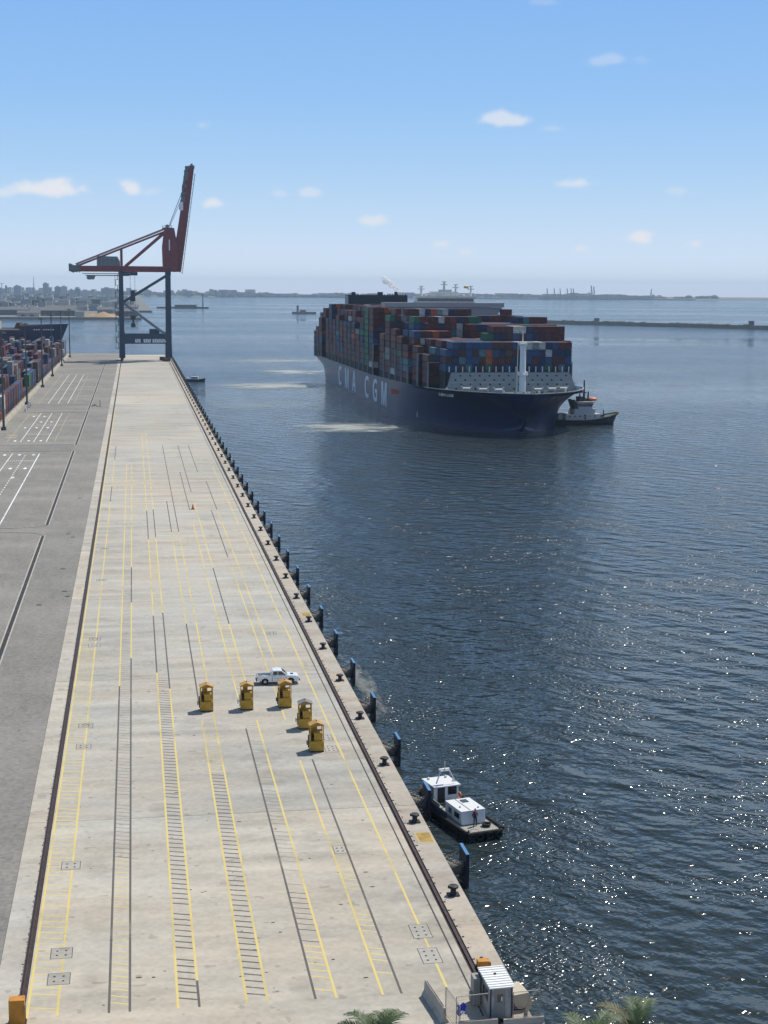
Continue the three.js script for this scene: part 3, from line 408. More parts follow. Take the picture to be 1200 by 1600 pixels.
  const fence = (x0, z0, x1, z1, label, stick) => { const o = thing('fence_panel', label, 'fence', [x0, 0, z0], 0, 'pipe and mesh fence panels round the booth'); const q = V(x1 - x0, 0, z1 - z0), f = new B().cyl(V(0, 0, 0), V(0, 2.0, 0), .03).cyl(q, q.clone().setY(2.0), .03).cyl(V(0, 2, 0), q.clone().setY(2), .025).cyl(V(0, .12, 0), q.clone().setY(.12), .02); if (stick) f.cyl(q.clone().setY(2), q.clone().add(V(-.25, 2.9, -.1)), .03); f.build('frame', M.pipe, o); const m = new B(), L = q.length(), n = Math.round(L / .16); for (let i = 1; i < n; i++) m.bar(q.clone().multiplyScalar(i / n).setY(.12), q.clone().multiplyScalar(i / n).setY(2), .008); for (let y = .3; y < 1.95; y += .18) m.bar(V(0, y, 0), q.clone().setY(y), .008); m.build('mesh', M.pipe, o); };
  fence(19.95, -91.9, 22.15, -92.1, 'pipe fence panel left of the booth door'); fence(23.75, -92.0, 25.6, -92.1, 'pipe fence panel right of the booth, by the water', true); fence(19.55, -93.4, 19.9, -90.6, 'swung open mesh gate left of the booth');
  const ban = thing('blue_banner', 'crumpled blue and white banner tied to the fence', 'banner', [20.18, .8, -91.8]);
  { const g = new THREE.PlaneGeometry(.62, .75, 10, 10), p = g.attributes.position, r = mulberry(4); for (let i = 0; i < p.count; i++) { const x = p.getX(i), y = p.getY(i); p.setXYZ(i, x * (1 - .2 * Math.abs(y)) + .05 * Math.sin(y * 12), y + .06 * Math.sin(x * 9), .07 * Math.sin(x * 14 + y * 5) + .03 * r()); } g.computeVertexNormals(); new B().add(g, new THREE.Matrix4().setPosition(.05, .4, .06)).build('cloth', M.blueBanner, ban); new B().quad([-.08, .2, .16], [.08, .14, .16], [.14, .38, .17], [.02, .34, .16]).quad([.12, .16, .17], [.26, .14, .16], [.24, .3, .17], [.16, .34, .17]).build('white_print', M.white, ban); }
}
// posts near the drain channel
{
  const t = thing('barrier_trestle', 'black trestle lying beside the drain channel far down the roadway', 'trestle', [-15.9, 0, -628]);
  new B().bar(V(-1.1, 0, .3), V(.2, .9, 0), .16).bar(V(-1.1, 0, -.3), V(.2, .9, 0), .16).bar(V(1.2, 0, 0), V(.2, .9, 0), .16).bx(-.9, .5, .3, .5, -.3, .3).build('frame', M.blackPlastic, t); new B().bx(.9, 2.2, 0, .1, -.2, .2).build('foot', M.blackPlastic, t);
  const p = thing('marker_post', 'thin upright post beside the black trestle on the roadway', 'post', [-13.6, 0, -628]); new B().cyl(V(0, 0, 0), V(0, 2.6, 0), .12, .1, 8).build('shaft', M.blackPlastic, p); new B().cyl(V(0, 0, 0), V(0, .12, 0), .45, .35, 10).build('foot', M.blackPlastic, p);
}

// ---------------------------------------------------------------- ship-to-shore crane, boom raised
const font = await new FontLoader().loadAsync('fonts/droid/droid_sans_bold.typeface.json');
const textGeo = (s, size, depth) => { const g = new TextGeometry(s, { font, size, depth, curveSegments: 4, bevelEnabled: false }); g.computeBoundingBox(); return g; };
{
  const t = thing('quay_crane', 'tall blue-legged quay crane with red girder and raised boom', 'crane', [0, 0, -1031]);
  const XL = -8.06, XR = 22.86, D = 8.5, m4 = () => new THREE.Matrix4();
  for (const [x, w, nm] of [[XL + .7, 3.2], [XR + .2, 3.5]]) for (const z of [-D, D]) {
    new B().prism([[-w / 2 - .3, 1.8], [w / 2 + .4, 1.8], [w / 2 + .3, 13], [w / 2 + 1.4, 15], [w / 2, 19], [w / 2 - .2, 58], [-w / 2 + .2, 58], [-w / 2, 12]].map(([a, b]) => [x < 0 ? a : -a, b]), 2.6, m4().setPosition(x, 0, z), .05).build('leg', M.craneBlue, t);
    const bg = new B().bx(x - .9, x + .9, 1.0, 2.2, z - 5.5, z + 5.5).build('bogie', M.bogie, t); const wh = new B(); for (let k = -4; k <= 4; k++) if (k) wh.cyl(V(x - .35, .45, z + k * 1.2), V(x + .35, .45, z + k * 1.2), .42, .42, 10); wh.build('wheels', M.rail, bg);
  }
  for (const x of [XL + .7, XR + .2]) new B().bx(x - 1.3, x + 1.3, 3.5, 6.2, -D + 1.3, D - 1.3).build('sill_beam', M.craneBlue, t);
  for (const z of [-D, D]) {
    const pb = new B().bx(XL + 2.3, XR - 1.5, 11.2, 17.4, z - .9, z + .9).build('portal_beam', M.craneBlue, t);
    if (z > 0) { const q = new B(); for (const [x0, n] of [[1.2, 3], [6.6, 4], [12.4, 7]]) for (let k = 0; k < n; k++) q.bx(x0 + k * 1.25, x0 + k * 1.25 + .85, 12, 14.3, z + .9, z + 1.0).bx(x0 + k * 1.25 + .25, x0 + k * 1.25 + 1.1, k % 2 ? 13.6 : 12.1, k % 2 ? 14.2 : 12.8, z + .9, z + 1.01); q.build('painted_lettering', M.letter, pb); }
    new B().bar(V(XR - 1.2, 16.6, z), V(XL + 2.2, 37.2, z), 1.2, 1.5).build('lower_brace', M.craneGrey, t); new B().bar(V(XL + 2.2, 38.2, z), V(XR - 1.0, 55.2, z), 1.3, 1.7).build('upper_brace', M.craneBlue, t);  // lower brace in paler grey: sunlight on its top put into the colour
    new B().bar(V(20.5, 82.5, z * .55), V(-4.5, 61, z * .6), 1.7, 1.9).build('frame_brace', M.craneRed, t);
    new B().bar(V(21, 85.4, z * .5), V(-36, 62.3, z * .45), 1.0, 1.05).build('backstay', M.stay, t); new B().bar(V(21, 83.6, z * .5), V(-34, 61.6, z * .45), .9, 1.0).build('backstay', M.craneRed, t);
    new B().bx(-7.6, -6.0, 61, 72.5, z * .5 - .6, z * .5 + .6).build('stay_post', M.craneRed, t);
    new B().bx(-37.5, 25, 57.6, 61.3, z * .4 - .7, z * .4 + .7).build('girder', M.craneRed, t);
    // mast: the tapered upper frame over the waterside legs
    new B().prism([[19.9, 58], [30.2, 58], [29.2, 76], [27.4, 86], [21.2, 86], [19.5, 74]], 1.6, m4().setPosition(0, 0, z * .62), .05).build('mast', M.craneRed, t);
  }
  new B().bx(XL - .8, XL + 2.2, 55.6, 58.2, -D, D).bx(XR - 1.5, XR + 2, 55.6, 58.2, -D, D).build('top_cross_beam', M.craneBlue, t);
  new B().bx(21, 25.6, 82, 85.5, -5.2, 5.2).bx(20.5, 25.6, 69, 71, -5.2, 5.2).build('mast_cross_beam', M.craneRed, t);
  { const b = new B(); b.bx(20, 26, 86, 86.3, -6, 6); for (const z of [-6, 6]) { b.bar(V(20, 87.6, z), V(26, 87.6, z), .15); for (const x of [20, 22, 24, 26]) b.bar(V(x, 86, z), V(x, 87.6, z), .15); } b.cyl(V(23, 87.3, -2), V(23, 87.3, 2), 1.1, 1.1, 12); b.build('apex_platform', M.craneGrey, t); }
  // boom, hinged at the waterside, raised to about 81 degrees
  const h0 = V(29.3, 59.8, 0), tip = V(39.2, 126, 0);
  for (const z of [-3.4, 3.4]) new B().prism([[-2.9, -2.5], [2.5, -1.5], [2.4, 28], [1.7, 66], [-1.7, 67], [-2.8, 58], [-3.3, 26], [-3.6, 10]], 1.5, m4().makeRotationZ(-Math.atan2(tip.x - h0.x, tip.y - h0.y)).setPosition(h0.x, h0.y, z), .05).build('boom', M.craneRed, t);
  { const b = new B(); for (let k = 0; k <= 8; k++) { const p = h0.clone().lerp(tip, .06 + k * .115); b.bx(p.x - .7, p.x + .7, p.y - .5, p.y + .5, -3.4, 3.4); } b.build('boom_tie', M.craneRed, t); }
  { const b = new B(), r = mulberry(3); const a = h0.clone().lerp(tip, .58), e = tip; for (let k = 0; k < 18; k++) { const p = a.clone().lerp(e, k / 18); b.bx(p.x - 3.4 - r() * .9, p.x - 1.2, p.y, p.y + 1.1 + r(), -3.6 - r(), 3.6 + r()); } b.bx(38, 41, 124.4, 126.3, -4, 4).bx(38.6, 40, 126.2, 127.6, -1, 1); b.build('boom_walkway', M.stair, t); }
  { const b = new B(), dir = tip.clone().sub(h0).normalize(); for (const z of [-4.6, 4.6]) { b.bar(h0.clone().add(V(3.1, -3, z)), tip.clone().add(V(2.2, -5, z)), .2); for (let k = 0; k < 22; k++) { const p = h0.clone().lerp(tip, k / 22); b.bar(p.clone().add(V(1.4, -2, z * .8)), p.clone().add(V(2.8, -2.6, z)), .1); } } b.build('boom_rail', M.craneGrey, t); }
  new B().bx(31.4, 33.4, 97.5, 104, 4.2, 4.3).bx(25.0 - 1.2, 25.0 - .5, 71.5, 78.5, 6.12, 6.2).build('painted_panel', M.letter, t);
  for (const z of [-2.5, 2.5]) new B().cyl(V(24, 87, z), V(33.2, 110, z), .22, .22, 6).cyl(V(24.6, 87, z), V(31.6, 103, z), .18, .18, 6).build('forestay', M.craneGrey, t);
  // machinery house and rear end
  new B().prism([[-22.6, 61.4], [-7.8, 61.4], [-7.8, 64.4], [-9.4, 67.4], [-21.6, 67.6], [-22.6, 66.6]], 8, m4(), .15).build('machinery_house', M.craneGrey, t);
  { const b = new B(); for (let x = -21.5; x < -10; x += 2.6) b.bx(x, x + 1.5, 62.3, 65.8, 4, 4.12); b.build('house_panel', M.stair, t); }
  { const b = new B(), r = mulberry(8); b.bx(-40, -35, 58.4, 60.8, -5, 5); for (let k = 0; k < 9; k++) b.bx(-40.5 + k * .8, -40 + k * .8, 58 - r() * 1.5, 61.5 + r() * 1.8, -4.5, 4.5); b.build('rear_platform', M.stair, t); }
  new B().bx(-30, -2, 54.9, 55.5, -5.4, -4.8).bx(-30, -2, 54.9, 55.5, 4.8, 5.4).bx(-32, -1, 56.2, 56.6, -4.6, 4.6).build('trolley_walkway', M.craneGrey, t);
  new B().prism([[-28.5, 52.4], [-24.6, 52.6], [-23.5, 55.2], [-28.8, 55.2], [-29.4, 53.4]], 2.6, m4().setPosition(0, 0, 2), .1).build('operator_cab', M.craneGrey, t);
  new B().bx(-6.2, 3.4, 55.3, 57.5, -3.4, 3.4).build('trolley', M.craneBlue, t);
  for (const [x, z] of [[-1.4, -2], [1.6, -2], [-1.4, 2], [1.6, 2]]) new B().cyl(V(x, 55.3, z), V(x, 27, z), .09, .09, 5).build('hoist_rope', M.rope, t);
  new B().bx(-1.6, 1.8, 38.6, 41, -2.6, 2.6).bx(-1.2, 1.4, 41, 45.6, -1.6, 1.6).build('head_block', M.craneBlue, t); new B().bx(-1.6, 1.8, 26.8, 29.6, -5.8, 5.8).bx(-1.3, 1.5, 21.8, 24.2, -6, 6).bx(-.4, .6, 24, 27, -2, 2).build('spreader', M.rope, t);
  // zigzag stairs on the landside leg
  { const b = new B(); for (let k = 0; k < 13; k++) { const y = 8 + k * 3.7, a = k % 2; b.bx(XL - 3.1, XL - 1.0, y, y + .25, D - 2, D + 2.4); b.bar(V(XL - (a ? 2.7 : 1.4), y + .2, D - 1.6), V(XL - (a ? 2.7 : 1.4), y + 3.7, D + 2.2), .35, .35); b.bar(V(XL - 3.1, y + 1.2, D - 2), V(XL - 3.1, y + 1.2, D + 2.4), .12); } b.bar(V(XL - 3.1, 8, D + 2.4), V(XL - 3.1, 56, D + 2.4), .2); b.build('stairs', M.stair, t); }
  { const b = new B(); for (let k = 0; k < 4; k++) b.bx(XR - 6 + k * 1.2, XR - 2.5 + k * .8, .3 + .0 * k, 2.6 - k * .3, 4 + k * 5, 6.5 + k * 5); b.build('power_cabinets', M.bogie, t); }
  new B().bx(10.5, 17, 17.4, 20.6, -3, 4).build('cable_reel', M.craneBlue, t);
}

// ---------------------------------------------------------------- containers
const CL = 12.19, CW = 2.44, CH = 2.6;
function containerGeo() { // frame of posts and rails with recessed, lightly ribbed sides
  const b = new B(), w = CW / 2, l = CL / 2;
  b.bx(-w + .06, w - .06, .06, CH - .04, -l + .05, l - .05);
  for (const x of [-w, w]) for (const z of [-l, l]) b.bx(x, x - Math.sign(x) * .16, 0, CH, z, z - Math.sign(z) * .16);
  b.bx(-w + .16, w - .16, CH - .12, CH, l - .1, l).bx(-w + .16, w - .16, 0, .14, l - .1, l);
  return b.geo();
}
const cGeo = containerGeo();
const cMats = {}, PAL = { 'dark red': [.14, .026, .021], 'maroon': [.095, .022, .022], 'navy': [.013, .03, .092], 'dark blue': [.026, .08, .2], 'rust red': [.22, .045, .027], 'grey': [.28, .29, .30], 'white': [.60, .60, .55], 'green': [.02, .17, .075], 'orange': [.50, .11, .03], 'teal': [.09, .22, .27], 'brown': [.12, .055, .035] };
for (const k in PAL) cMats[k] = mat(...PAL[k], .6, { map: rustTex });
const pickShip = (r) => { const v = r(); return v < .33 ? 'dark red' : v < .50 ? 'maroon' : v < .66 ? 'navy' : v < .75 ? 'dark blue' : v < .84 ? 'rust red' : v < .87 ? 'grey' : v < .895 ? 'white' : v < .93 ? 'green' : v < .95 ? 'orange' : v < .97 ? 'teal' : 'brown'; };
const pickYard = (r) => { const v = r(); return v < .2 ? 'dark red' : v < .42 ? 'maroon' : v < .53 ? 'dark blue' : v < .76 ? 'navy' : v < .89 ? 'grey' : v < .915 ? 'white' : v < .955 ? 'brown' : v < .97 ? 'teal' : v < .98 ? 'green' : 'rust red'; };
function placeContainers(list, nSingle, stuffName, stuffLabel, group) { // list: {x,y,z,col,label,score}
  list.sort((a, b) => b.score - a.score);
  const single = list.slice(0, nSingle), rest = list.slice(nSingle);
  for (const c of single) { const o = new THREE.Mesh(cGeo, cMats[c.col]); o.name = numbered('shipping_container'); o.position.set(c.x, c.y, c.z); o.castShadow = o.receiveShadow = true; scene.add(o); tag(o, c.label, 'container', group); }
  const im = new THREE.InstancedMesh(cGeo, mat(1, 1, 1, .6, { map: rustTex }), rest.length), m = new THREE.Matrix4();
  rest.forEach((c, i) => { im.setMatrixAt(i, m.setPosition(c.x, c.y, c.z)); im.setColorAt(i, lin(...PAL[c.col])); });
  im.name = stuffName; im.castShadow = im.receiveShadow = true; scene.add(im); tag(im, stuffLabel, 'containers', group, 'stuff');
}
// the landside container yard
{
  const r = mulberry(314), list = [], rows = 18, bays = 48, pitch = 13.2, hs = [];
  for (let i = 0; i < rows; i++) { hs[i] = []; for (let j = 0; j < bays; j++) { const z = -486 - j * pitch; let h = j && r() < .5 ? hs[i][j - 1] : 2 + Math.floor(r() * 2.6) + (i > 1 && r() > .5 ? 1 : 0); if (i === 0) h = j < 7 ? (r() < .75 ? 1 : 2) : Math.min(h, 3 + (j > 22 ? 1 : 0)); if (r() < .06) h = 0; if (j > 14 && j < 17) h = Math.min(h, 1); hs[i][j] = Math.min(h, 5); } }
  for (let i = 0; i < rows; i++) for (let j = 0; j < bays; j++) {
    const x = -48.3 - i * 2.78 - (i > 5 ? 4.5 : 0), z = -486 - j * pitch;
    if (x < z * .0895 - 4 || z < -1110) continue;
    let col = pickYard(r);
    for (let k = 0; k < hs[i][j]; k++) {
      if (r() < .3) col = pickYard(r); if (i === 0 && j < 7 && k === 0) col = r() < .7 ? 'dark red' : 'rust red';
      const front = j === 0 || hs[i][j - 1] <= k, side = i === 0 || hs[i - 1][j] <= k, top = k === hs[i][j] - 1;
      const s = 1 / (z * z) * ((front ? 6 : 0) + (side ? 3.5 : 0) + (top ? 2 : 0)) * (x < z * .087 ? .3 : 1);
      list.push({ x, y: k * CH - .008, z, col, score: s, label: `${col} yard container, ${k ? ord(k + 1) + ' tier' : 'on the ground'}, ${ord(i + 1)} row from wall, ${ord(j + 1).replace(' ', '-')} stack along` });
    }
  }
  placeContainers(list, 115, 'yard_containers', 'remaining far containers stacked in the landside yard', 'containers stacked in the yard');
  const w = structure('yard_wall_line', 'long low concrete wall between roadway and container yard'); w.userData = { label: 'long low concrete wall between roadway and container yard', category: 'wall' }; w.name = 'yard_wall';
  for (let z = -380; z > -1100; z -= 24) new B().prism([[-.9, 0], [.7, 0], [.7, .3], [.3, 1.5], [-.3, 1.5], [-.9, .3]], 23.9, new THREE.Matrix4().setPosition(-44.6, -.01, z - 12), .03).build('wall_segment', M.wall, w);
}
// tall lamp poles beside the wall
{
  const zs = [-525, -641, -752, -845, -956, -1080], where = ['at the left picture edge', 'second from the left edge', 'third from the left edge', 'fourth from the left edge', 'second from the water', 'nearest the water at the quay end']; let src;
  zs.forEach((z, n) => {
    const label = `tall dark lamp pole beside the yard wall, ${where[n]}`;
    if (n) return placeCopy(src, [-43.1, 0, z], 0, label);
    const t = src = thing('lamp_pole', label, 'lamp pole', [-43.1, 0, z], 0, 'lamp poles along the container yard');
    new B().cyl(V(0, 0, 0), V(0, 33, 0), .42, .2, 10).build('shaft', M.pole, t); new B().cyl(V(0, 0, 0), V(0, 1.1, 0), .9, .8, 10).build('footing', M.pole, t);
    new B().cyl(V(0, 32.4, 0), V(0, 32.7, 0), 1.3, 1.3, 12).build('ring', M.pole, t); for (let k = 0; k < 6; k++) { const a = k * 1.047; new B().box(1.35 * Math.cos(a), 32.2, 1.35 * Math.sin(a), .5, .35, .5).build('floodlight', M.craneGrey, t); }
  });
  const names = ['nearest the camera', 'second', 'third', 'fourth'];
  for (let k = 0; k < 4; k++) { const o = thing('safety_barrier', `small white plastic barrier at a lamp pole foot, ${names[k]} of four`, 'barrier', [-41.4 - (k % 2) * .2, 0, -606 - k * 9], .2 * k, 'plastic barriers by the lamp pole'); new B().prism([[-.45, 0], [.45, 0], [.16, 1.6], [-.16, 1.6]], 1.6, new THREE.Matrix4(), .05).build('body', M.white, o); new B().bx(-.4, .4, .002, .12, -.9, .9).build('foot', M.blackPlastic, o); }
}

// ---------------------------------------------------------------- the large container ship
const SHIP = V(136, -2.75, -515);
{
  const t = thing('container_ship', 'huge dark blue container ship arriving bow first, loaded with containers', 'ship', [SHIP.x, SHIP.y, SHIP.z]);
  const L = 400, HB = 30.6, sm = THREE.MathUtils.smoothstep, NU = 72, NT = 14, yTop = (u) => 12.2 + 2.4 * sm(1 - u, .5, 1), YB = -4;
  const sStem = (tt) => 17 * Math.pow(1 - tt, 1.15), sEnd = (tt) => L - 22 * Math.pow(1 - tt, 1.3);
  const hb = (s, tt) => { // half breadth at s metres behind the bow, tt = 0 waterline .. 1 deck
    const q = (a, n) => Math.pow(1 - Math.pow(1 - Math.min(1, Math.max(0, a)), n), 1 / 1.55);
    const dk = HB * q(s / 56, 2.1), wl = HB * q((s - 17) / 88, 1.9), f = Math.pow(tt, 2.1); let v = wl * (1 - f) + dk * f;
    v = Math.min(v, dk); const aft = sm(s, 315, 400); v *= 1 - aft * aft * .30 * (1 - tt) - aft * .02; return v;
  };
  const grid = (side) => {
    const P = [], U = [], I = [];
    for (let i = 0; i <= NU; i++) for (let j = 0; j <= NT; j++) {
      const u0 = i / NU, u = u0 * u0 * .55 + u0 * .45, yy = j === 0 ? YB : (j - 1) / (NT - 1) * yTop(u), tt = Math.max(0, j === 0 ? 0 : (j - 1) / (NT - 1)), s = sStem(tt) + (sEnd(tt) - sStem(tt)) * u;
      const w = i === 0 ? .35 * (1 - tt) + .2 : hb(s, tt); P.push(side * w, yy, -s); U.push(s, yy);
    }
    for (let i = 0; i < NU; i++) for (let j = 0; j < NT; j++) { const a = i * (NT + 1) + j, b = a + NT + 1; side < 0 ? I.push(a, b, a + 1, b, b + 1, a + 1) : I.push(a, a + 1, b, b, a + 1, b + 1); }
    const g = new THREE.BufferGeometry(); g.setAttribute('position', new THREE.Float32BufferAttribute(P, 3)); g.setAttribute('uv', new THREE.Float32BufferAttribute(U, 2)); g.setIndex(I); g.computeVertexNormals(); return g;
  };
  const b = new B().add(grid(-1)).add(grid(1));
  for (let j = 0; j < NT; j++) for (const i of [0, NU]) { const A = (jj, sd) => { const tt = Math.max(0, jj === 0 ? 0 : (jj - 1) / (NT - 1)), u = i / NU, yy = jj === 0 ? YB : (jj - 1) / (NT - 1) * yTop(u), s = sStem(tt) + (sEnd(tt) - sStem(tt)) * u; return [sd * (i === 0 ? .35 * (1 - tt) + .2 : hb(s, tt)), yy, -s]; }; b.quad(A(j, -1), A(j, 1), A(j + 1, 1), A(j + 1, -1)); }
  b.build('hull', M.hull, t);
  // bulwark round the forecastle and the deck
  { const P = []; for (let s = 0; s <= 396; s += 4) P.push([hb(s, 1) - .15, s]); const sh = new B(); for (let k = 0; k < P.length - 1; k++) sh.quad([-P[k][0], yTop(P[k][1] / L) - .9, -P[k][1]], [P[k][0], yTop(P[k][1] / L) - .9, -P[k][1]], [P[k + 1][0], yTop(P[k + 1][1] / L) - .9, -P[k + 1][1]], [-P[k + 1][0], yTop(P[k + 1][1] / L) - .9, -P[k + 1][1]]); sh.build('deck', M.deckGreen, t); }
  { const rl = new B(); let p0 = null; for (const sd of [-1, 1]) { p0 = null; for (let s = .2; s <= 46; s += 3.2) { const p = V(sd * (hb(s, 1) - .1), yTop(s / L) + .12, -s); if (p0) rl.bar(p0, p, .4, .25); p0 = p; } } rl.build('bulwark_cap', M.shipGrey, t); }
  // slanted breakwater with round openings in front of the first stack
  { const s = new THREE.Shape([[-22.2, 7.6], [22.2, 7.6], [24.8, 0], [-24.8, 0]].map((p) => new THREE.Vector2(...p))); for (let r = 0; r < 4; r++) for (let c = 0; c < 12; c++) { const x = -20.8 + c * 3.6 + (r % 2 ? 1.95 : 0); if (Math.abs(x) > 21.6 - r * .2) continue; const h = new THREE.Path(); h.absarc(x, 1.4 + r * 1.65, .36, 0, Math.PI * 2, true); s.holes.push(h); } const g = new THREE.ExtrudeGeometry(s, { depth: .3, bevelEnabled: false, curveSegments: 6 }); new B().add(g, new THREE.Matrix4().makeRotationX(-.38).setPosition(0, 13.2, -31.5)).build('breakwater', M.hullGrey, t); }
  new B().bx(-23, 23, 13, 20.4, -35.4, -36.2).build('stack_platform', M.dark, t);
  { const b2 = new B(); for (let c = -9; c <= 9; c++) b2.bx(c * 2.5 - .16, c * 2.5 + .16, 19.9, 22.4, -36.1, -36.5); b2.build('stack_guides', M.mast, t); }
  // foremast
  { const fm = new B().cyl(V(0, 12.4, -16.5), V(0, 31.6, -17.2), 1.2, .85, 14).build('foremast', M.mast, t); new B().cyl(V(0, 31.5, -17.2), V(0, 36, -17.2), .22, .15, 6).build('top_pole', M.mast, fm); new B().bx(-1.7, 1.7, 20.2, 20.6, -15.2, -18.4).bx(-1.8, -1.2, 20.6, 21.5, -16, -17.4).bx(1.2, 1.8, 20.6, 21.5, -16, -17.4).bx(-1.3, 1.3, 31.0, 31.5, -15.4, -18.8).bx(-1.35, -.9, 31.4, 32.2, -16.4, -17.6).bx(.9, 1.35, 31.4, 32.2, -16.4, -17.6).build('mast_platform', M.mast, fm); new B().cyl(V(-1.6, 13, -18.6), V(-1.4, 32, -18.2), .12, .12, 5).cyl(V(1.6, 13, -18.6), V(1.4, 32, -18.2), .12, .12, 5).build('mast_stay', M.mast, fm); }
  // winches, rollers and rails on the forecastle
  { const r = mulberry(61); for (const [x, z] of [[-13, -22], [-8, -19], [7, -21], [13, -24], [-18, -27], [18, -27]]) { const w = new B().cyl(V(x - 1.6, 14.6, z), V(x + 1.6, 14.6, z), .9, .9, 10).bx(x - 2, x - 1.6, 13.4, 15.8, z - 1, z + 1).bx(x + 1.6, x + 2, 13.4, 15.8, z - 1, z + 1).build('mooring_winch', M.shipGrey, t); } for (let k = 0; k < 14; k++) { const a = k / 13 * 2 - 1, s = 4 + 26 * a * a; new B().cyl(V(a * (hb(s, 1) - 2.2), 13.6, -s - 1.5), V(a * (hb(s, 1) - 2.2), 15.1, -s - 1.5), .45, .4, 8).build('deck_fitting', k % 3 ? M.shipGrey : M.mast, t); } const q = new B(); for (const [x0, x1] of [[-24, -15], [-12, -4], [4, 11], [15, 23]]) { q.bar(V(x0, 16.9, -28), V(x1, 17.1, -27.5), .18); for (let x = x0; x <= x1; x += 2) q.bar(V(x, 13.4, -28), V(x, 16.9, -28), .12); } q.build('deck_rail', M.shipGrey, t); }
  // hull lettering, raised 5 cm from the starboard side; the side is flat there
  { const side = (s, tt) => -hb(s, tt) - .06, starboard = new THREE.Matrix4().makeRotationY(-Math.PI / 2);
    for (const [ch, s] of [['C', 276], ['M', 250.5], ['A', 225], ['C', 183.6], ['G', 159], ['M', 134]]) { const g = textGeo(ch, 10, .12), q = g.boundingBox, w = ch === 'M' ? 13.5 : 12; g.translate(-(q.min.x + q.max.x) / 2, -q.min.y, 0); new B().add(g, starboard.clone().multiply(new THREE.Matrix4().makeScale(w / (q.max.x - q.min.x), 10 / (q.max.y - q.min.y), 1)).setPosition(-HB - .02, .95, -s)).build('hull_letter', M.letter, t); }
    { const m = new B(); for (let k = 0; k < 9; k++) m.bx(side(98 + k * 2, .75) - .05, side(98 + k * 2, .75) + .1, 8.2 - k * .12, 9.9 - k * .05, -98 - k * 2, -99.4 - k * 2); m.build('slogan_strokes', M.redText, t, 'small red lettering on the hull side'); }
    new B().bx(side(72, .16) - .06, side(72, .16) + .1, 1.0, 3.5, -72, -72.7).build('draught_mark', M.letter, t); }
  { const n = textGeo('CMA CGM', 1.5, .06), a = V(-hb(38, .86), 0, -38), c = V(-hb(24, .86), 0, -24), d = c.clone().sub(a), yaw = Math.atan2(-d.z, d.x); new B().add(n, new THREE.Matrix4().makeRotationY(yaw).setPosition(a.x - .5, 11.8, a.z + .7)).build('bow_name', M.letter, t); }
  // bridge block
  new B().bx(-20, 20, 12, 43.5, -155, -166).build('deckhouse', M.shipGrey, t);
  new B().bx(-27.4, 26.2, 42.6, 44.5, -154, -164).build('bridge_wing', M.shipGrey, t);
  for (const s of [-1, 1]) new B().prism([[s * 25.8, 42.5], [s * 20.1, 42.5], [s * 20.1, 34.5]], .9, new THREE.Matrix4().setPosition(0, 0, -156)).build('wing_bracket', M.shipGrey, t);
  const wh = new B().bx(-12.8, 12.8, 44.5, 45.1, -154.2, -163).bx(-13.4, 13.4, 46.4, 47.3, -153.6, -163.6).bx(-12.6, 12.6, 45.1, 46.4, -155, -163).build('wheelhouse', M.shipWhite, t);
  { const g = new B(); for (let k = 0; k < 14; k++) g.bx(-12.5 + k * 1.8, -11.0 + k * 1.8, 45.05, 46.4, -154.5, -154.6); g.build('bridge_windows', M.glass, wh); }
  for (const [nm, list] of [['radar_mast', [[-10.5, 51.6, .7], [-.2, 53.6, .8], [5, 52.4, .6], [11.8, 51.7, .6]]]]) for (const [x, top, w] of list) { const p = new B().cyl(V(x, 47, -158), V(x, top, -158), w, w * .5, 8).build(nm, M.shipWhite, t); new B().bx(x - 1.5, x + 1.5, top - 1.4, top - 1.05, -158.2, -157.8).bx(x - .9, x + .9, top - .2, top + .15, -158.3, -157.7).build('radar_arm', M.shipWhite, p); }
  new B().bx(-6.5, 5.8, 47, 49.3, -156.5, -160).bx(-2.6, 3, 49.3, 50.2, -157, -159).bx(-8, 8, 47.9, 48.1, -156, -160.5).bx(-9, -8.2, 47, 48.6, -156, -157).bx(8, 8.9, 47, 48.4, -156, -157).build('top_house', M.shipWhite, t); new B().quad([8.6, 50.9, -158], [10.9, 50.7, -158.3], [10.8, 51.6, -158.2], [8.7, 51.8, -158]).build('flag', M.flagCloth, t);
  // funnel casing
  { const f = new B().bx(-16.6, 16.8, 12, 47, -346, -360).build('funnel_casing', M.funnel, t); const p = new B(), r = mulberry(12); for (const [x, w, h] of [[-13.4, 1.2, 1.6], [1.8, 1.6, 1.7], [10.8, .9, 1.9]]) p.cyl(V(x, 47, -350), V(x, 47 + h, -350), w, w, 10); for (let k = 0; k < 22; k++) p.bx(-16 + k * 1.5, -15.6 + k * 1.5, 47, 47.25 + r() * .6, -346.3, -346.6); p.build('exhaust_pipe', M.funnel, f); new B().bx(-17, -16.6, 40, 46.6, -347, -359).build('funnel_side', M.shipGrey, f); }
  // stern frame seen past the last stacks
  { const q = new B(); for (let k = 0; k < 6; k++) q.bx(-30.4, -29.8, 11, 26, -391 - k * .9, -391.3 - k * .9); for (let y = 13; y < 27; y += 2.8) q.bx(-30.6, -27.5, y, y + 1.2, -391, -395.5); q.build('stern_frame', M.lash, t); }

  // stacks of containers: bays from bow to stern
  const r = mulberry(2024), list = [], T = 2.7, bays = [];
  const front = [[37, 19, 4, 20.5], [51.6, 22, 8], [66.2, 23, 7], [80.8, 24, 8], [95.4, 24, 9], [110, 24, 8], [124.6, 24, 10], [139.2, 24, 9]];
  for (const f of front) bays.push({ s: f[0], rows: f[1], n: f[2], base: f[3] ?? 15.2 });
  for (let s = 170; s < 335; s += 14.6) bays.push({ s, rows: 24, n: 9 + (r() > .35 ? 1 : 0), base: 15.2 });
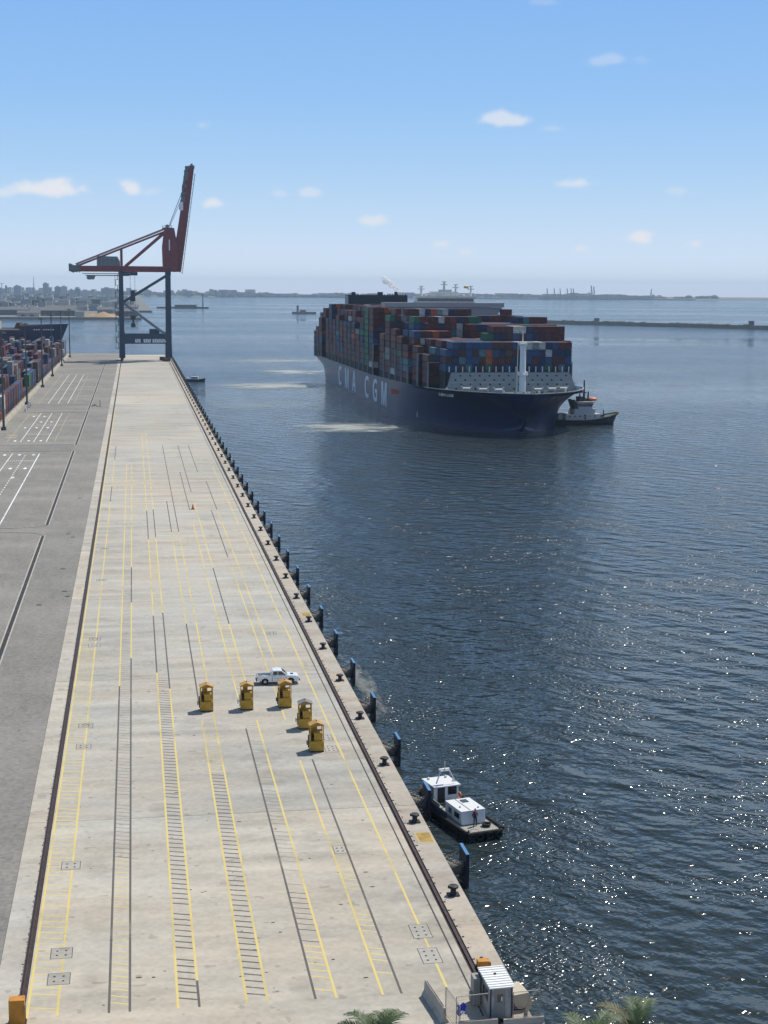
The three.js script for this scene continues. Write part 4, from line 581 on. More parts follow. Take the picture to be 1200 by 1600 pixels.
  bays.push({ s: 363, rows: 24, n: 9, base: 15.2 }, { s: 377.6, rows: 24, n: 8, base: 15.2 });
  bays.forEach((B0, j) => {
    B0.h = []; let drop = 0;
    for (let i = 0; i < B0.rows; i++) {
      if (r() < .3) drop = r() < .62 ? 0 : 1; let h = B0.n - drop;
      if (j === 0) h = i < 2 ? 4 : i < 4 ? 4 : 4; else { if (i === 0) h -= Math.floor(r() * 4.2); if (i === 1) h -= Math.floor(r() * 2.5); if (j < 4 && i < B0.rows * .38) h -= 1 + (j === 1 ? 1 : 0); if (j === 2 && i > B0.rows * .7) h = Math.max(h, 7); if (i === B0.rows - 1) h -= r() < .4 ? 1 : 0; }
      B0.h.push(Math.max(2, h));
    }
    if (j === 0) B0.h = B0.h.map((h, i) => [3, 4, 4, 4, 4, 4, 4, 4, 4, 4, 4, 4, 4, 4, 4, 4, 4, 4, 4][i]);
  });
  const topAt = (j, i, rows) => { if (j < 0) return -1; const q = bays[j], k = Math.round(i + (q.rows - rows) / 2); return k < 0 || k >= q.rows ? -1 : q.base + q.h[k] * T; };
  const bayName = (j) => j === 0 ? 'frontmost bay' : ord(j + 1) + ' bay';
  bays.forEach((B0, j) => {
    for (let i = 0; i < B0.rows; i++) {
      let col = pickShip(r);
      for (let k = 0; k < B0.h[i]; k++) {
        if (r() < .62) col = pickShip(r);
        if (i === 0 && j === 9) col = 'green';
        if (j === 0) { const ov = { 3: { 11: 'white', 12: 'white', 13: 'grey', 14: 'white', 10: 'dark blue', 15: 'navy', 5: 'dark blue', 6: 'dark blue', 7: 'maroon', 17: 'dark red', 18: 'maroon' }, 2: { 15: 'white', 6: 'orange', 5: 'teal', 9: 'brown', 4: 'maroon' }, 1: { 6: 'orange', 8: 'dark red', 2: 'teal' }, 0: { 6: 'green', 15: 'green', 3: 'teal', 17: 'teal' } }; col = ov[k]?.[i] ?? (r() < .4 ? 'navy' : r() < .45 ? 'maroon' : r() < .75 ? 'dark blue' : 'dark red'); }
        const x = (i - (B0.rows - 1) / 2) * 2.5, y = B0.base + k * T, z = -B0.s - CL / 2;
        const fr = j === 0 || j === 8 || topAt(j - 1, i, B0.rows) < y + 1.3, sd = i === 0 || B0.h[i - 1] <= k, tp = k === B0.h[i] - 1;
        const dist = -SHIP.z + B0.s;
        list.push({ x: SHIP.x + x, y: SHIP.y + y, z: SHIP.z + z, col, score: 1 / (dist * dist) * ((fr ? 6.5 : 0) + (sd ? 3 : 0) + (tp ? 1.5 : 0)), label: `${col} ship container, tier ${ord(k + 1).replace(' ', '-')} up, column ${ord(i + 1).replace(' ', '-')} from left, ${bayName(j)} from the bow` });
      }
    }
    // hatch coaming under the stack and the lashing bridge behind it
    const w = B0.rows * 1.25; new B().bx(-w, w, 11.6, B0.base - .03, -B0.s - .3, -B0.s - CL + .3).build('hatch_cover', M.dark, t);
    if (j) { const q = new B(), z = -B0.s + 1.2, top = B0.base + T * (2 + (j * 7 % 3)); for (let x = -w; x <= w + .1; x += 5) q.bx(x - .12, x + .12, 12.2, top, z - .2, z + .2); q.bx(-w, w, top - .25, top, z - .3, z + .3); q.bx(-w - .45, -w - .2, 12.2, top, z - .25, z + .25).bx(w + .2, w + .45, 12.2, top, z - .25, z + .25); q.build('lashing_bridge', M.lash, t); }
  });
  placeContainers(list, 185, 'ship_containers', 'remaining containers stacked behind the front rows of the ship', 'containers loaded on the big ship');
}

// ---------------------------------------------------------------- tug at the ship's bow
function hullGeo(L, Wd, h0, bowUp, opt = {}) { // boat hull, bow toward +x, keel line at y = -1; returns {geo, deck}
  const N = 24, T = 6, rise = opt.rise ?? .5, sternW = opt.sternW ?? .8, full = opt.full ?? .5, P = [], I = [], hw = (u) => Wd / 2 * (u < full ? sternW + (1 - sternW) * Math.min(1, u / .25) : Math.pow(Math.max(0, 1 - Math.pow((u - full) / (1 - full), 2.2)), .6)), top = (u) => h0 + bowUp * Math.pow(Math.max(0, (u - .45) / .55), 1.8) + rise * .3 * Math.pow(1 - u, 3);
  for (let i = 0; i <= N; i++) { const u = i / N; for (let j = -T; j <= T; j++) { const q = Math.abs(j) / T, y = -1 + (top(u) + 1) * Math.pow(q, .8), fl = .72 + .28 * Math.pow(q, .7), rake = u > .8 ? (u - .8) / .2 * (1 - q) * L * .07 : 0; P.push((u - .5) * L - rake, y, Math.sign(j) * hw(u) * fl * Math.min(1, q * 2.5 + .4)); } }
  const w = 2 * T + 1; for (let i = 0; i < N; i++) for (let j = 0; j < 2 * T; j++) { const a = i * w + j, b = a + w; I.push(a, a + 1, b, b, a + 1, b + 1); }
  const g = new THREE.BufferGeometry(); g.setAttribute('position', new THREE.Float32BufferAttribute(P, 3)); g.setIndex(I); g.computeVertexNormals();
  const d = new B(), s = new B(); s.add(g); for (let j = 0; j < 2 * T; j++) { const A = P.slice(j * 3, j * 3 + 3), C = P.slice(j * 3 + 3, j * 3 + 6); s.quad(A, C, [C[0], -1, 0], [A[0], -1, 0]); }
  for (let i = 0; i < N; i++) { const u = i / N, v = (i + 1) / N, k = .25; d.quad([(u - .5) * L, top(u) - k, -hw(u) * .98], [(u - .5) * L, top(u) - k, hw(u) * .98], [(v - .5) * L, top(v) - k, hw(v) * .98], [(v - .5) * L, top(v) - k, -hw(v) * .98]); }
  return { hull: s, deck: d, hw, top };
}
{
  const t = thing('tugboat', 'dark hulled harbour tug pushing beside the ship bow', 'tugboat', [168.5, SEA, -566], R(4));
  const k = hullGeo(29, 10.5, 2.0, 2.4, { sternW: .82 }); k.hull.build('hull', M.tugHull, t); k.deck.build('deck', M.deckGreen, t);
  { const f = new B(); for (const s of [-1, 1]) { let p0 = null; for (let i = 0; i <= 24; i++) { const u = i / 24, p = V((u - .5) * 29, k.top(u) - .2, s * (k.hw(u) + .1)); if (p0) f.cyl(p0, p, .38, .38, 7); p0 = p; } } f.build('rubber_fender', M.rubber, t); }
  new B().rbox(-1, 3.0, 0, 14, 2.4, 7, .2).build('deckhouse', M.tugWhite, t); { const g = new B(); for (let x = -6.5; x < 5; x += 2) g.bx(x, x + .7, 3.0, 3.6, 3.5, 3.54); g.bx(-.6, .3, 2.1, 3.9, 3.5, 3.55); g.build('deckhouse_windows', M.glass, t); }
  new B().rbox(0, 5.1, 0, 8.6, 2.0, 5.6, .2).build('upper_house', M.tugWhite, t);
  const wh = new B().prism([[-2.6, 6], [3.0, 6], [3.6, 8.4], [-3.0, 8.4]], 4.8, new THREE.Matrix4(), .1).build('wheelhouse', M.tugWhite, t); new B().prism([[-2.5, 6.9], [3.1, 6.9], [3.42, 8.0], [-2.8, 8.0]], 4.9, new THREE.Matrix4()).build('wheelhouse_windows', M.glass, wh); new B().rbox(.2, 8.6, 0, 7.4, .3, 5.4, .1).build('wheelhouse_roof', M.tugWhite, wh);
  for (const s of [-1, 1]) new B().prism([[-3.9, 6], [-2.4, 6], [-4.0, 9.6], [-5.1, 9.4]], 1.3, new THREE.Matrix4().setPosition(0, 0, s * 2.0), .05).build('funnel', M.tugMast, t);
  new B().cyl(V(.5, 8.6, 0), V(.5, 16.8, 0), .5, .25, 8).bar(V(-.6, 12, 0), V(1.6, 12, 0), .35).bar(V(.5, 10, -1.6), V(.5, 10, 1.6), .35).bx(-2.2, -.2, 8.7, 10.6, -1.5, 1.5).bx(1.4, 2.4, 8.7, 9.8, -1, 1).cyl(V(-1.4, 8.6, .6), V(-1.4, 13, .6), .35, .2, 6).cyl(V(2.2, 8.6, 0), V(2.2, 12.4, 0), .4, .25, 6).build('mast', M.tugMast, t);
  new B().lathe([[0, 8.9], [1.5, 8.9], [1.9, 9.5], [1.5, 10.1], [0, 10.2]], 3.9, 0, 0, 14).build('orange_radome', M.buoyOrange, t, 'orange and white dome');
  new B().cyl(V(-9, 3.2, -1.2), V(-9, 3.2, 1.2), 1.1, 1.1, 12).bx(-10.2, -7.8, 2, 2.6, -1.6, 1.6).build('towing_winch', M.tugWhite, t); new B().cyl(V(-6.4, 2, 2.6), V(-6.4, 5.4, 2.6), .14).bar(V(-6.4, 5.4, 2.6), V(-4.6, 8.4, 2.6), .16).build('deck_crane', M.tugMast, t); new B().cyl(V(8.6, 2.4, 0), V(8.6, 5.4, 0), .3, .2, 8).bx(7.2, 8.4, 2.2, 3.6, -1.5, 1.5).build('bow_winch', M.tugMast, t);
  { const q = new B(); for (let x = -12; x < 10; x += 1.6) q.bar(V(x, 2, 4.4), V(x, 3.2, 4.4), .08); q.bar(V(-12, 3.2, 4.4), V(10, 3.2, 4.4), .08); q.build('railing', M.tugWhite, t); }
}
// ---------------------------------------------------------------- pilot boat lying at the fenders
{
  const ang = Math.atan2(.972, -.235); // bow away from the camera, slightly toward the quay
  const t = thing('pilot_boat', 'small black hulled work boat with white cabins lying at the fenders', 'boat', [29.75, SEA, -139.4], ang); t.scale.setScalar(.93);
  const k = hullGeo(14.2, 4.1, .95, .5, { sternW: .96, full: .62 }); k.hull.build('hull', M.boatBlack, t); k.deck.build('deck', M.boatDeck, t);
  { const f = new B(); for (const s of [-1, 1]) { let p0 = null; for (let i = 0; i <= 24; i++) { const u = i / 24, p = V((u - .5) * 14.2, k.top(u) - .12, s * (k.hw(u) + .06)); if (p0) f.cyl(p0, p, .17, .17, 7); p0 = p; } } f.cyl(V(-7.15, .8, -1.9), V(-7.15, .8, 1.9), .2, .2, 8).build('rubber_fender', M.rubber, t); }
  for (const [x, s] of [[-7.25, -1.5], [-7.25, -.6], [-7.25, .5], [-7.25, 1.5], [-4, 1], [-1, 1], [2, 1]]) new B().add(new THREE.TorusGeometry(.3, .13, 8, 14), Math.abs(x) > 7 ? new THREE.Matrix4().makeRotationY(Math.PI / 2).setPosition(x, .45, s) : new THREE.Matrix4().setPosition(x, .4, s * 2.15)).build('tyre_fender', M.rubber, t);
  // bulwark band
  for (const s of [-1, 1]) { const q = new B(); let p0 = null; for (let i = 8; i <= 22; i++) { const u = i / 24, p = V((u - .5) * 14.2, k.top(u) + .22, s * (k.hw(u) - .12)); if (p0) q.bar(p0, p, .07, .62); p0 = p; } q.build('bulwark', M.boatBlue, t); }
  const ac = new B().prism([[-4.6, .85], [-.6, .85], [-.75, 2.15], [-4.35, 2.15]], 2.7, new THREE.Matrix4(), .07).build('aft_cabin', M.boatWhite, t);
  for (const s of [-1, 1]) for (const [a, b] of [[-4.05, -2.85], [-2.2, -1.5]]) new B().bx(a, b, 1.3, 1.85, s * 1.345, s * 1.37).build('cabin_window', M.glass, ac);
  new B().rbox(-2.55, 2.19, 0, 3.75, .07, 2.75, .03).build('cabin_roof', M.boatWhite, ac); new B().rbox(-1.6, 2.26, .35, .8, .08, .7, .02).build('roof_hatch', M.glass, ac); new B().bx(-4.3, -.8, 2.225, 2.25, -.32, -.26).build('roof_seam', M.boatBlack, ac); new B().bx(-.62, -.58, 1, 2.0, -.4, .3).build('cabin_door', M.boatBlue, ac); for (const [x, z] of [[-3.9, .8], [-3.2, -.9]]) new B().cyl(V(x, 2.22, z), V(x, 2.34, z), .09, .07, 8).build('roof_vent', M.blackPlastic, ac);
  const wh = new B().prism([[2.0, .9], [5.0, .9], [5.15, 1.7], [4.7, 2.75], [2.0, 2.75]], 2.9, new THREE.Matrix4(), .07).build('wheelhouse', M.boatWhite, t);
  for (const s of [-1, 1]) { new B().prism([[2.3, 1.8], [3.4, 1.8], [3.4, 2.55], [2.3, 2.55]], .03, new THREE.Matrix4().setPosition(0, 0, s * 1.455)).build('side_window', M.glass, wh); new B().prism([[3.6, 1.8], [4.95, 1.8], [4.65, 2.55], [3.6, 2.55]], .03, new THREE.Matrix4().setPosition(0, 0, s * 1.455)).build('side_window', M.glass, wh); }
  new B().bx(1.965, 1.99, 1.0, 2.8, -1.0, -.15).build('wheelhouse_door', M.boatBlack, wh); new B().bx(1.965, 1.99, 1.8, 2.75, .2, 1.2).build('aft_window', M.glass, wh); new B().quad([5.16, 1.8, -1.2], [5.16, 1.8, 1.2], [4.78, 2.62, 1.2], [4.78, 2.62, -1.2]).build('front_window', M.glass, wh);
  new B().rbox(3.3, 2.82, 0, 3.2, .14, 3.1, .05).build('wheelhouse_roof', M.boatWhite, wh);
  new B().cyl(V(2.1, 3.1, -1.1), V(2.4, 4.3, -.5), .07).cyl(V(2.1, 3.1, 1.1), V(2.4, 4.3, .5), .07).cyl(V(2.4, 4.3, -.5), V(2.4, 4.3, .5), .07).cyl(V(2.4, 4.3, 0), V(2.4, 5.3, 0), .05).rbox(2.6, 4.42, 0, .3, .16, 1.2, .06).build('mast_arch', M.boatWhite, t);
  for (const [x, z] of [[4.3, 1.0], [4.3, -1.0], [2.9, 1.25]]) new B().sphere(x, 3.0, z, .16).build('roof_lamp', M.boatWhite, t);
  new B().add(new THREE.TorusGeometry(.33, .09, 8, 18), new THREE.Matrix4().setPosition(2.0, 1.55, 1.55)).build('lifebuoy', M.buoyOrange, t, 'orange lifebuoy');
  new B().bx(-.2, 1.7, 1.25, 1.32, -1.75, -1.3).bx(-.2, 1.7, 1.32, 1.75, -1.8, -1.74).bx(-.1, 0, .8, 1.25, -1.7, -1.4).bx(1.5, 1.6, .8, 1.25, -1.7, -1.4).build('bench', M.boatDeck, t); new B().cyl(V(.1, .8, .9), V(.1, 1.75, .9), .13, .13, 10).rbox(1.2, 1.1, .3, .7, .6, .6, .05).build('deck_post', M.boatWhite, t);
  { const q = new B(); for (let i = 0; i < 5; i++) q.add(new THREE.TorusGeometry(.34 + .03 * i, .05, 6, 18), new THREE.Matrix4().makeRotationX(Math.PI / 2).setPosition(-5.6, .86 + .06 * i, .9)); q.build('rope_coil', M.boatBlack, t); const h = new B().add(new THREE.TorusGeometry(.42, .025, 6, 20), new THREE.Matrix4().makeRotationX(Math.PI / 2).setPosition(-6.4, .82, -.8)); h.build('hatch_ring', M.boatBlack, t); for (const z of [-1.7, 1.7]) new B().cyl(V(-6.9, .75, z), V(-6.9, 1.15, z), .09).cyl(V(-7.1, 1.05, z), V(-6.7, 1.05, z), .05).build('cleat', M.boatBlack, t); }
  // crewman standing on the aft deck by the cabin
  const p = (x, y, z) => [x, y, z], J = [[p(0, .95, 0), p(0, 1.22, .01), .135, .15], [p(0, 1.22, .01), p(0, 1.42, 0), .16, .12], [p(0, 1.42, 0), p(0, 1.56, .01), .06, .055], [p(-.1, .93, 0), p(-.11, .5, .03), .095, .07], [p(-.11, .5, .03), p(-.11, .08, -.02), .065, .045], [p(.1, .93, 0), p(.13, .5, .06), .095, .07], [p(.13, .5, .06), p(.14, .08, .02), .065, .045], [p(-.11, .05, -.03), p(-.12, .04, .16), .045, .035], [p(.14, .05, 0), p(.16, .04, .18), .045, .035], [p(-.18, 1.4, 0), p(-.26, 1.13, -.02), .06, .048], [p(-.26, 1.13, -.02), p(-.22, .9, .1), .045, .034], [p(.18, 1.4, 0), p(.27, 1.14, 0), .06, .048], [p(.27, 1.14, 0), p(.16, 1.05, .2), .045, .034], [p(-.22, .88, .11), p(-.21, .8, .14), .035, .02], [p(.15, 1.05, .21), p(.08, 1.04, .26), .035, .02]];
  const cap = (q, [a, b, r0, r1]) => { const d = [b[0] - a[0], b[1] - a[1], b[2] - a[2]], v = [q[0] - a[0], q[1] - a[1], q[2] - a[2]], l2 = d[0] ** 2 + d[1] ** 2 + d[2] ** 2, h = Math.min(1, Math.max(0, (v[0] * d[0] + v[1] * d[1] + v[2] * d[2]) / l2)); return Math.hypot(v[0] - d[0] * h, v[1] - d[1] * h, v[2] - d[2] * h) - (r0 + (r1 - r0) * h); };
  const sdf = (q) => { let d = 9; for (const j of J) { const e = cap(q, j), kk = .035, hh = Math.max(kk - Math.abs(d - e), 0) / kk; d = Math.min(d, e) - hh * hh * kk * .25; } const hd = Math.hypot(q[0] / .085, (q[1] - 1.66) / .118, (q[2] - .02) / .1) - 1, ns = Math.hypot(q[0], q[1] - 1.65, q[2] - .125) - .02, er = Math.hypot(Math.abs(q[0]) - .088, q[1] - 1.655, q[2]) - .022; return Math.min(d, hd * .085, ns, er); };
  const res = 76, mc = new MarchingCubes(res, new THREE.MeshBasicMaterial(), false, false, 60000); mc.isolation = 0; const S = .95;
  for (let z = 0; z < res; z++) for (let y = 0; y < res; y++) for (let x = 0; x < res; x++) { const f = (v) => (v - res / 2) / (res / 2); mc.field[x + y * res + z * res * res] = -sdf([f(x) * S, f(y) * S + .88, f(z) * S]); }
  mc.update(); const g = new THREE.BufferGeometry(), pa = mc.positionArray.slice(0, mc.count * 3), col = new Float32Array(mc.count * 3);
  for (let i = 0; i < mc.count; i++) { const x = pa[i * 3] *= S, y = pa[i * 3 + 1] = pa[i * 3 + 1] * S + .88, z = pa[i * 3 + 2] *= S; const c = y > 1.72 || (y > 1.6 && z < -.01) ? [.02, .015, .012] : y > 1.47 ? [.34, .17, .11] : (y < .93 && x < -.17 && z > .05) || (x < .17 && x > 0 && z > .2 && y > .9) ? [.34, .17, .11] : y > 1.28 && z > .05 ? [.35, .05, .04] : y > .95 ? [.02, .03, .07] : y < .07 ? [.015, .015, .015] : [.016, .022, .05]; col.set(c, i * 3); }
  g.setAttribute('position', new THREE.BufferAttribute(pa, 3)); g.setAttribute('normal', new THREE.BufferAttribute(mc.normalArray.slice(0, mc.count * 3), 3)); g.setAttribute('color', new THREE.BufferAttribute(col, 3)); g.computeVertexNormals();
  const man = new THREE.Mesh(g, new THREE.MeshStandardMaterial({ vertexColors: true, roughness: .8, side: THREE.DoubleSide })); man.name = 'person'; man.castShadow = man.receiveShadow = true;
  const at = V(-5.05, .72, -.1).multiplyScalar(.93).applyAxisAngle(V(0, 1, 0), ang).add(t.position); man.position.copy(at); man.rotation.y = .4; scene.add(man); tag(man, 'person in dark work clothes standing on the aft deck of the work boat', 'person');
}
// small launch far along the quay
{
  const t = thing('small_launch', 'small dark launch running close to the far quay fenders', 'boat', [33.2, SEA, -846], R(-8)); const k = hullGeo(11, 3.6, 1.1, .8); k.hull.build('hull', M.boatBlue, t); k.deck.build('deck', M.boatDeck, t); new B().rbox(-.5, 1.9, 0, 4, 1.5, 2.4, .1).build('cabin', M.boatWhite, t); new B().bx(-2.2, 1.2, 1.9, 2.4, 1.19, 1.22).build('windows', M.glass, t); new B().cyl(V(-1, 2.6, 0), V(-1, 4.2, 0), .08).build('mast', M.tugMast, t);
}
// ---------------------------------------------------------------- ship lying beyond the yard
{
  const t = thing('docked_ship', 'dark blue hulled ship lying across beyond the container yard', 'ship', [-52, SEA, -1172]);
  const hw = (s) => 16 * Math.pow(1 - Math.pow(1 - Math.min(1, s / 45), 2), .7), top = (s) => 16.3 + 6.2 * (s < 34 ? 1 : .62) + 1.0 * Math.max(0, 1 - s / 34), g = new B(), dk = new B();
  for (const sd of [-1, 1]) for (let k = 0; k < 40; k++) { const st = [0, 6, 12, 20, 28, 33.9, 34.1, 45]; const s0 = k < 7 ? st[k] : 45 + (k - 7) * 6, s1 = k < 6 ? st[k + 1] : k === 6 ? 45 : s0 + 6; const pt = (s, f) => [4.6 - s - (1 - f) * 11 * Math.max(0, 1 - s / 45), f * top(s) - 2 * (1 - f), sd * hw(s) * (.35 + .65 * Math.max(f, Math.min(1, s / 60)))]; for (let j = 0; j < 5; j++) g.quad(pt(s0, j / 5), pt(s1, j / 5), pt(s1, (j + 1) / 5), pt(s0, (j + 1) / 5)); if (sd > 0) dk.quad([4.6 - s0, top(s0) - .4, hw(s0)], [4.6 - s1, top(s1) - .4, hw(s1)], [4.6 - s1, top(s1) - .4, -hw(s1)], [4.6 - s0, top(s0) - .4, -hw(s0)]); }
  g.build('hull', M.hull, t); dk.build('deck', M.bogie, t);
  new B().prism([[-29.6, 19], [-29.6, 24.6], [-32, 24.6], [-34.6, 19]], 26, new THREE.Matrix4()).build('forecastle_bulkhead', M.bogie, t);
  new B().bx(-56, -44.5, 18, 25.4, -8, 8).build('cargo_hatch', M.tan, t); new B().bx(-200, -66, 18, 22.4, -11, 11).build('hatch_cover', M.bogie, t); new B().bx(-200, -30, 19.3, 20.3, 16.0, 16.4).build('deck_line', M.tan, t); for (const x of [-63, -59]) new B().bx(x - .8, x + .8, -1, 19.6, 16.2, 17).build('gangway_frame', M.bogie, t);
  { const q = new B(); for (let k = 0; k < 9; k++) if (k !== 3) q.bx(-20 + k * 1.7, -19.1 + k * 1.7, 18.6, 19.3, 15.0, 15.2); q.build('bow_name', M.letter, t).position.set(0, .6, -2.6); }
  new B().cyl(V(-8, 22, 0), V(-8, 33, 0), .35, .2, 8).build('foremast', M.tugMast, t);
}
// ---------------------------------------------------------------- far shores
const shoreLand = mat(.17, .165, .14, .95), sandMat = mat(.42, .27, .15, .95), shedMat = mat(.10, .105, .11, .8), paleBld = mat(.42, .40, .37, .8), greyBld = mat(.26, .26, .27, .8), darkBld = mat(.15, .16, .17, .8), treeMat = mat(.08, .095, .065, .95), roofPale = mat(.55, .54, .5, .7);
const pier = structure('far_pier', 'low pier land with sheds across the harbour');
new B().bx(-1600, 12, -6, .2, -2535, -3300).build('pier_ground', shoreLand, pier); new B().bx(-1600, 14, -6, -.9, -2529, -2540).build('pier_edge', M.quayWall, pier);
const coast = structure('far_coast', 'low hazy coastline along the horizon');
{ const r = mulberry(40), P = [], n = 160, b = new B(); for (let k = 0; k < n; k++) { const x0 = -3600 + k * 75, x1 = x0 + 75, f = (x) => x < 4000 ? 1 : 1 - (x - 4000) / 8000, z = (x) => -9450 - 260 * Math.sin(x / 1200); b.quad([x0, SEA - 1, z(x0)], [x1, SEA - 1, z(x1)], [x1, 4 * f(x1), z(x1) - 30], [x0, 4 * f(x0), z(x0) - 30]); b.quad([x0, 4 * f(x0), z(x0) - 30], [x1, 4 * f(x1), z(x1) - 30], [x1, 9, z(x1) - 1800], [x0, 9, z(x0) - 1800]); } b.build('coast_land', shoreLand, coast); }
{ // low breakwater across the harbour mouth, right of the ship
  const bw = tag(structure('harbour_breakwater', ''), 'long low stone breakwater across the water right of the ship', 'breakwater'); const a = V(470, 0, -2520), c = V(640, 0, -2340), e = V(880, 0, -1990), g = V(1250, 0, -1560), seg = (p, q, k) => { const b = new B(), n = 14, r = mulberry(k); for (let i = 0; i < n; i++) { const u = p.clone().lerp(q, i / n), v = p.clone().lerp(q, (i + 1) / n); b.bar(u.clone().setY(-1.2 + r() * .5), v.clone().setY(-1.2 + r() * .5), 10, 6); } b.build('rubble_mound', M.rock, bw); }; seg(a, c, 1); seg(c, e, 2); seg(e, g, 3);
  for (const [f, h] of [[.22, 7], [.86, 8]]) { const p = c.clone().lerp(e, f); new B().bx(p.x - 3, p.x + 3, 0, h, p.z - 3, p.z + 3).bx(p.x - 7, p.x - 3, 0, 3, p.z - 2, p.z + 2).build('beacon_hut', darkBld, bw); }
  { const r = mulberry(90), q = new B(); for (let i = 0; i < 60; i++) { const p = c.clone().lerp(e, .05 + r() * .95); q.sphere(p.x, 1.9, p.z, 1.2 + r() * 1.5, 1.6, .6, 1.6, 7); } const o = q.build('scrub', treeMat, bw); o.userData.kind = 'stuff'; }
  const jt = tag(structure('far_jetty', ''), 'short far jetty with a small beacon left of the ship stern', 'jetty'); new B().bx(325, 372, -4, 1.2, -3170, -3200).build('mound', M.rock, jt); new B().bx(333, 337, 1, 14, -3180, -3184).bx(340, 352, 1, 5, -3180, -3188).build('beacon', darkBld, jt);
  const is = tag(structure('mid_harbour_mole', ''), 'low mole with two beacons seen between the crane legs', 'mole'); new B().bx(60, 190, -4, .6, -3960, -4000).bx(105, 160, .5, 6, -3965, -3980).build('mound', treeMat, is); for (const x of [92, 176]) new B().cyl(V(x, 0, -3970), V(x, 34, -3970), 2.2, 1.2, 6).build('beacon', darkBld, is);
}
{ // sheds, heaps and silos on the pier
  const r = mulberry(66);
  const shed = (x0, x1, z, h, d, m, label) => { const o = thing('pier_shed', label, 'shed', [(x0 + x1) / 2, .2, z], 0, 'sheds on the far pier'); const w = (x1 - x0) / 2; new B().bx(-w, w, 0, h, 0, -d).build('wall', m, o); new B().prism([[-d / 2 - 1, h], [d / 2 + 1, h], [0, h + d * .12]], x1 - x0 + 2, new THREE.Matrix4().makeRotationY(Math.PI / 2).setPosition(0, 0, -d / 2)).build('roof', shedMat, o); { const q = new B(); for (let x = -w + 6; x < w - 8; x += 14) q.bx(x, x + 6, 0, h * .6, .05, .25); q.build('shed_doors', darkBld, o); } };
  shed(-185, -150, -2575, 6, 30, paleBld, 'pale low shed at the left edge of the far pier'); shed(-168, -96, -2640, 9, 46, shedMat, 'long dark shed behind the docked ship on the far pier'); shed(-150, -98, -2760, 11, 40, greyBld, 'tall grey shed behind the long dark one'); shed(-230, -176, -2700, 9, 40, darkBld, 'dark shed at the far left of the pier'); shed(-92, -78, -2560, 8, 20, paleBld, 'small pale shed beside the sand heaps'); shed(-28, 8, -2590, 9, 36, shedMat, 'dark shed at the pier tip behind the crane leg'); shed(-62, -34, -2780, 9, 40, greyBld, 'grey shed behind the sand heaps'); shed(-26, 10, -2880, 12, 40, greyBld, 'wide grey shed at the back of the pier tip');
  for (const [x, z, w, h, label] of [[-66, -2566, 12, 6, 'small brown sand heap on the far pier'], [-47, -2562, 18, 9, 'larger orange sand heap on the far pier'], [-34, -2570, 9, 6, 'dark heap beside the orange sand heap']]) { const o = thing('sand_heap', label, 'heap', [x, .2, z], 0, 'heaps on the far pier'); const g = new THREE.ConeGeometry(w, h, 22, 6), p = g.attributes.position; for (let i = 0; i < p.count; i++) p.setX(i, p.getX(i) * (1.3 + .2 * Math.sin(p.getY(i) * 2 + i))); g.computeVertexNormals(); new B().add(g, new THREE.Matrix4().setPosition(0, h / 2, 0)).build('heap', sandMat, o); }
  for (let k = 0; k < 4; k++) { const o = thing('storage_silo', `pale storage silo on the far pier, ${ord(k + 1)} from left`, 'silo', [-34 + k * 11, .2, -2960], 0, 'silos on the far pier'); new B().cyl(V(0, 0, 0), V(0, 22 + (k % 2) * 5, 0), 4.6, 4.6, 12).build('drum', paleBld, o); new B().lathe([[4.6, 0], [0, 2.4]], 0, 22 + (k % 2) * 5, 0, 12).build('roof_cone', greyBld, o); }
}
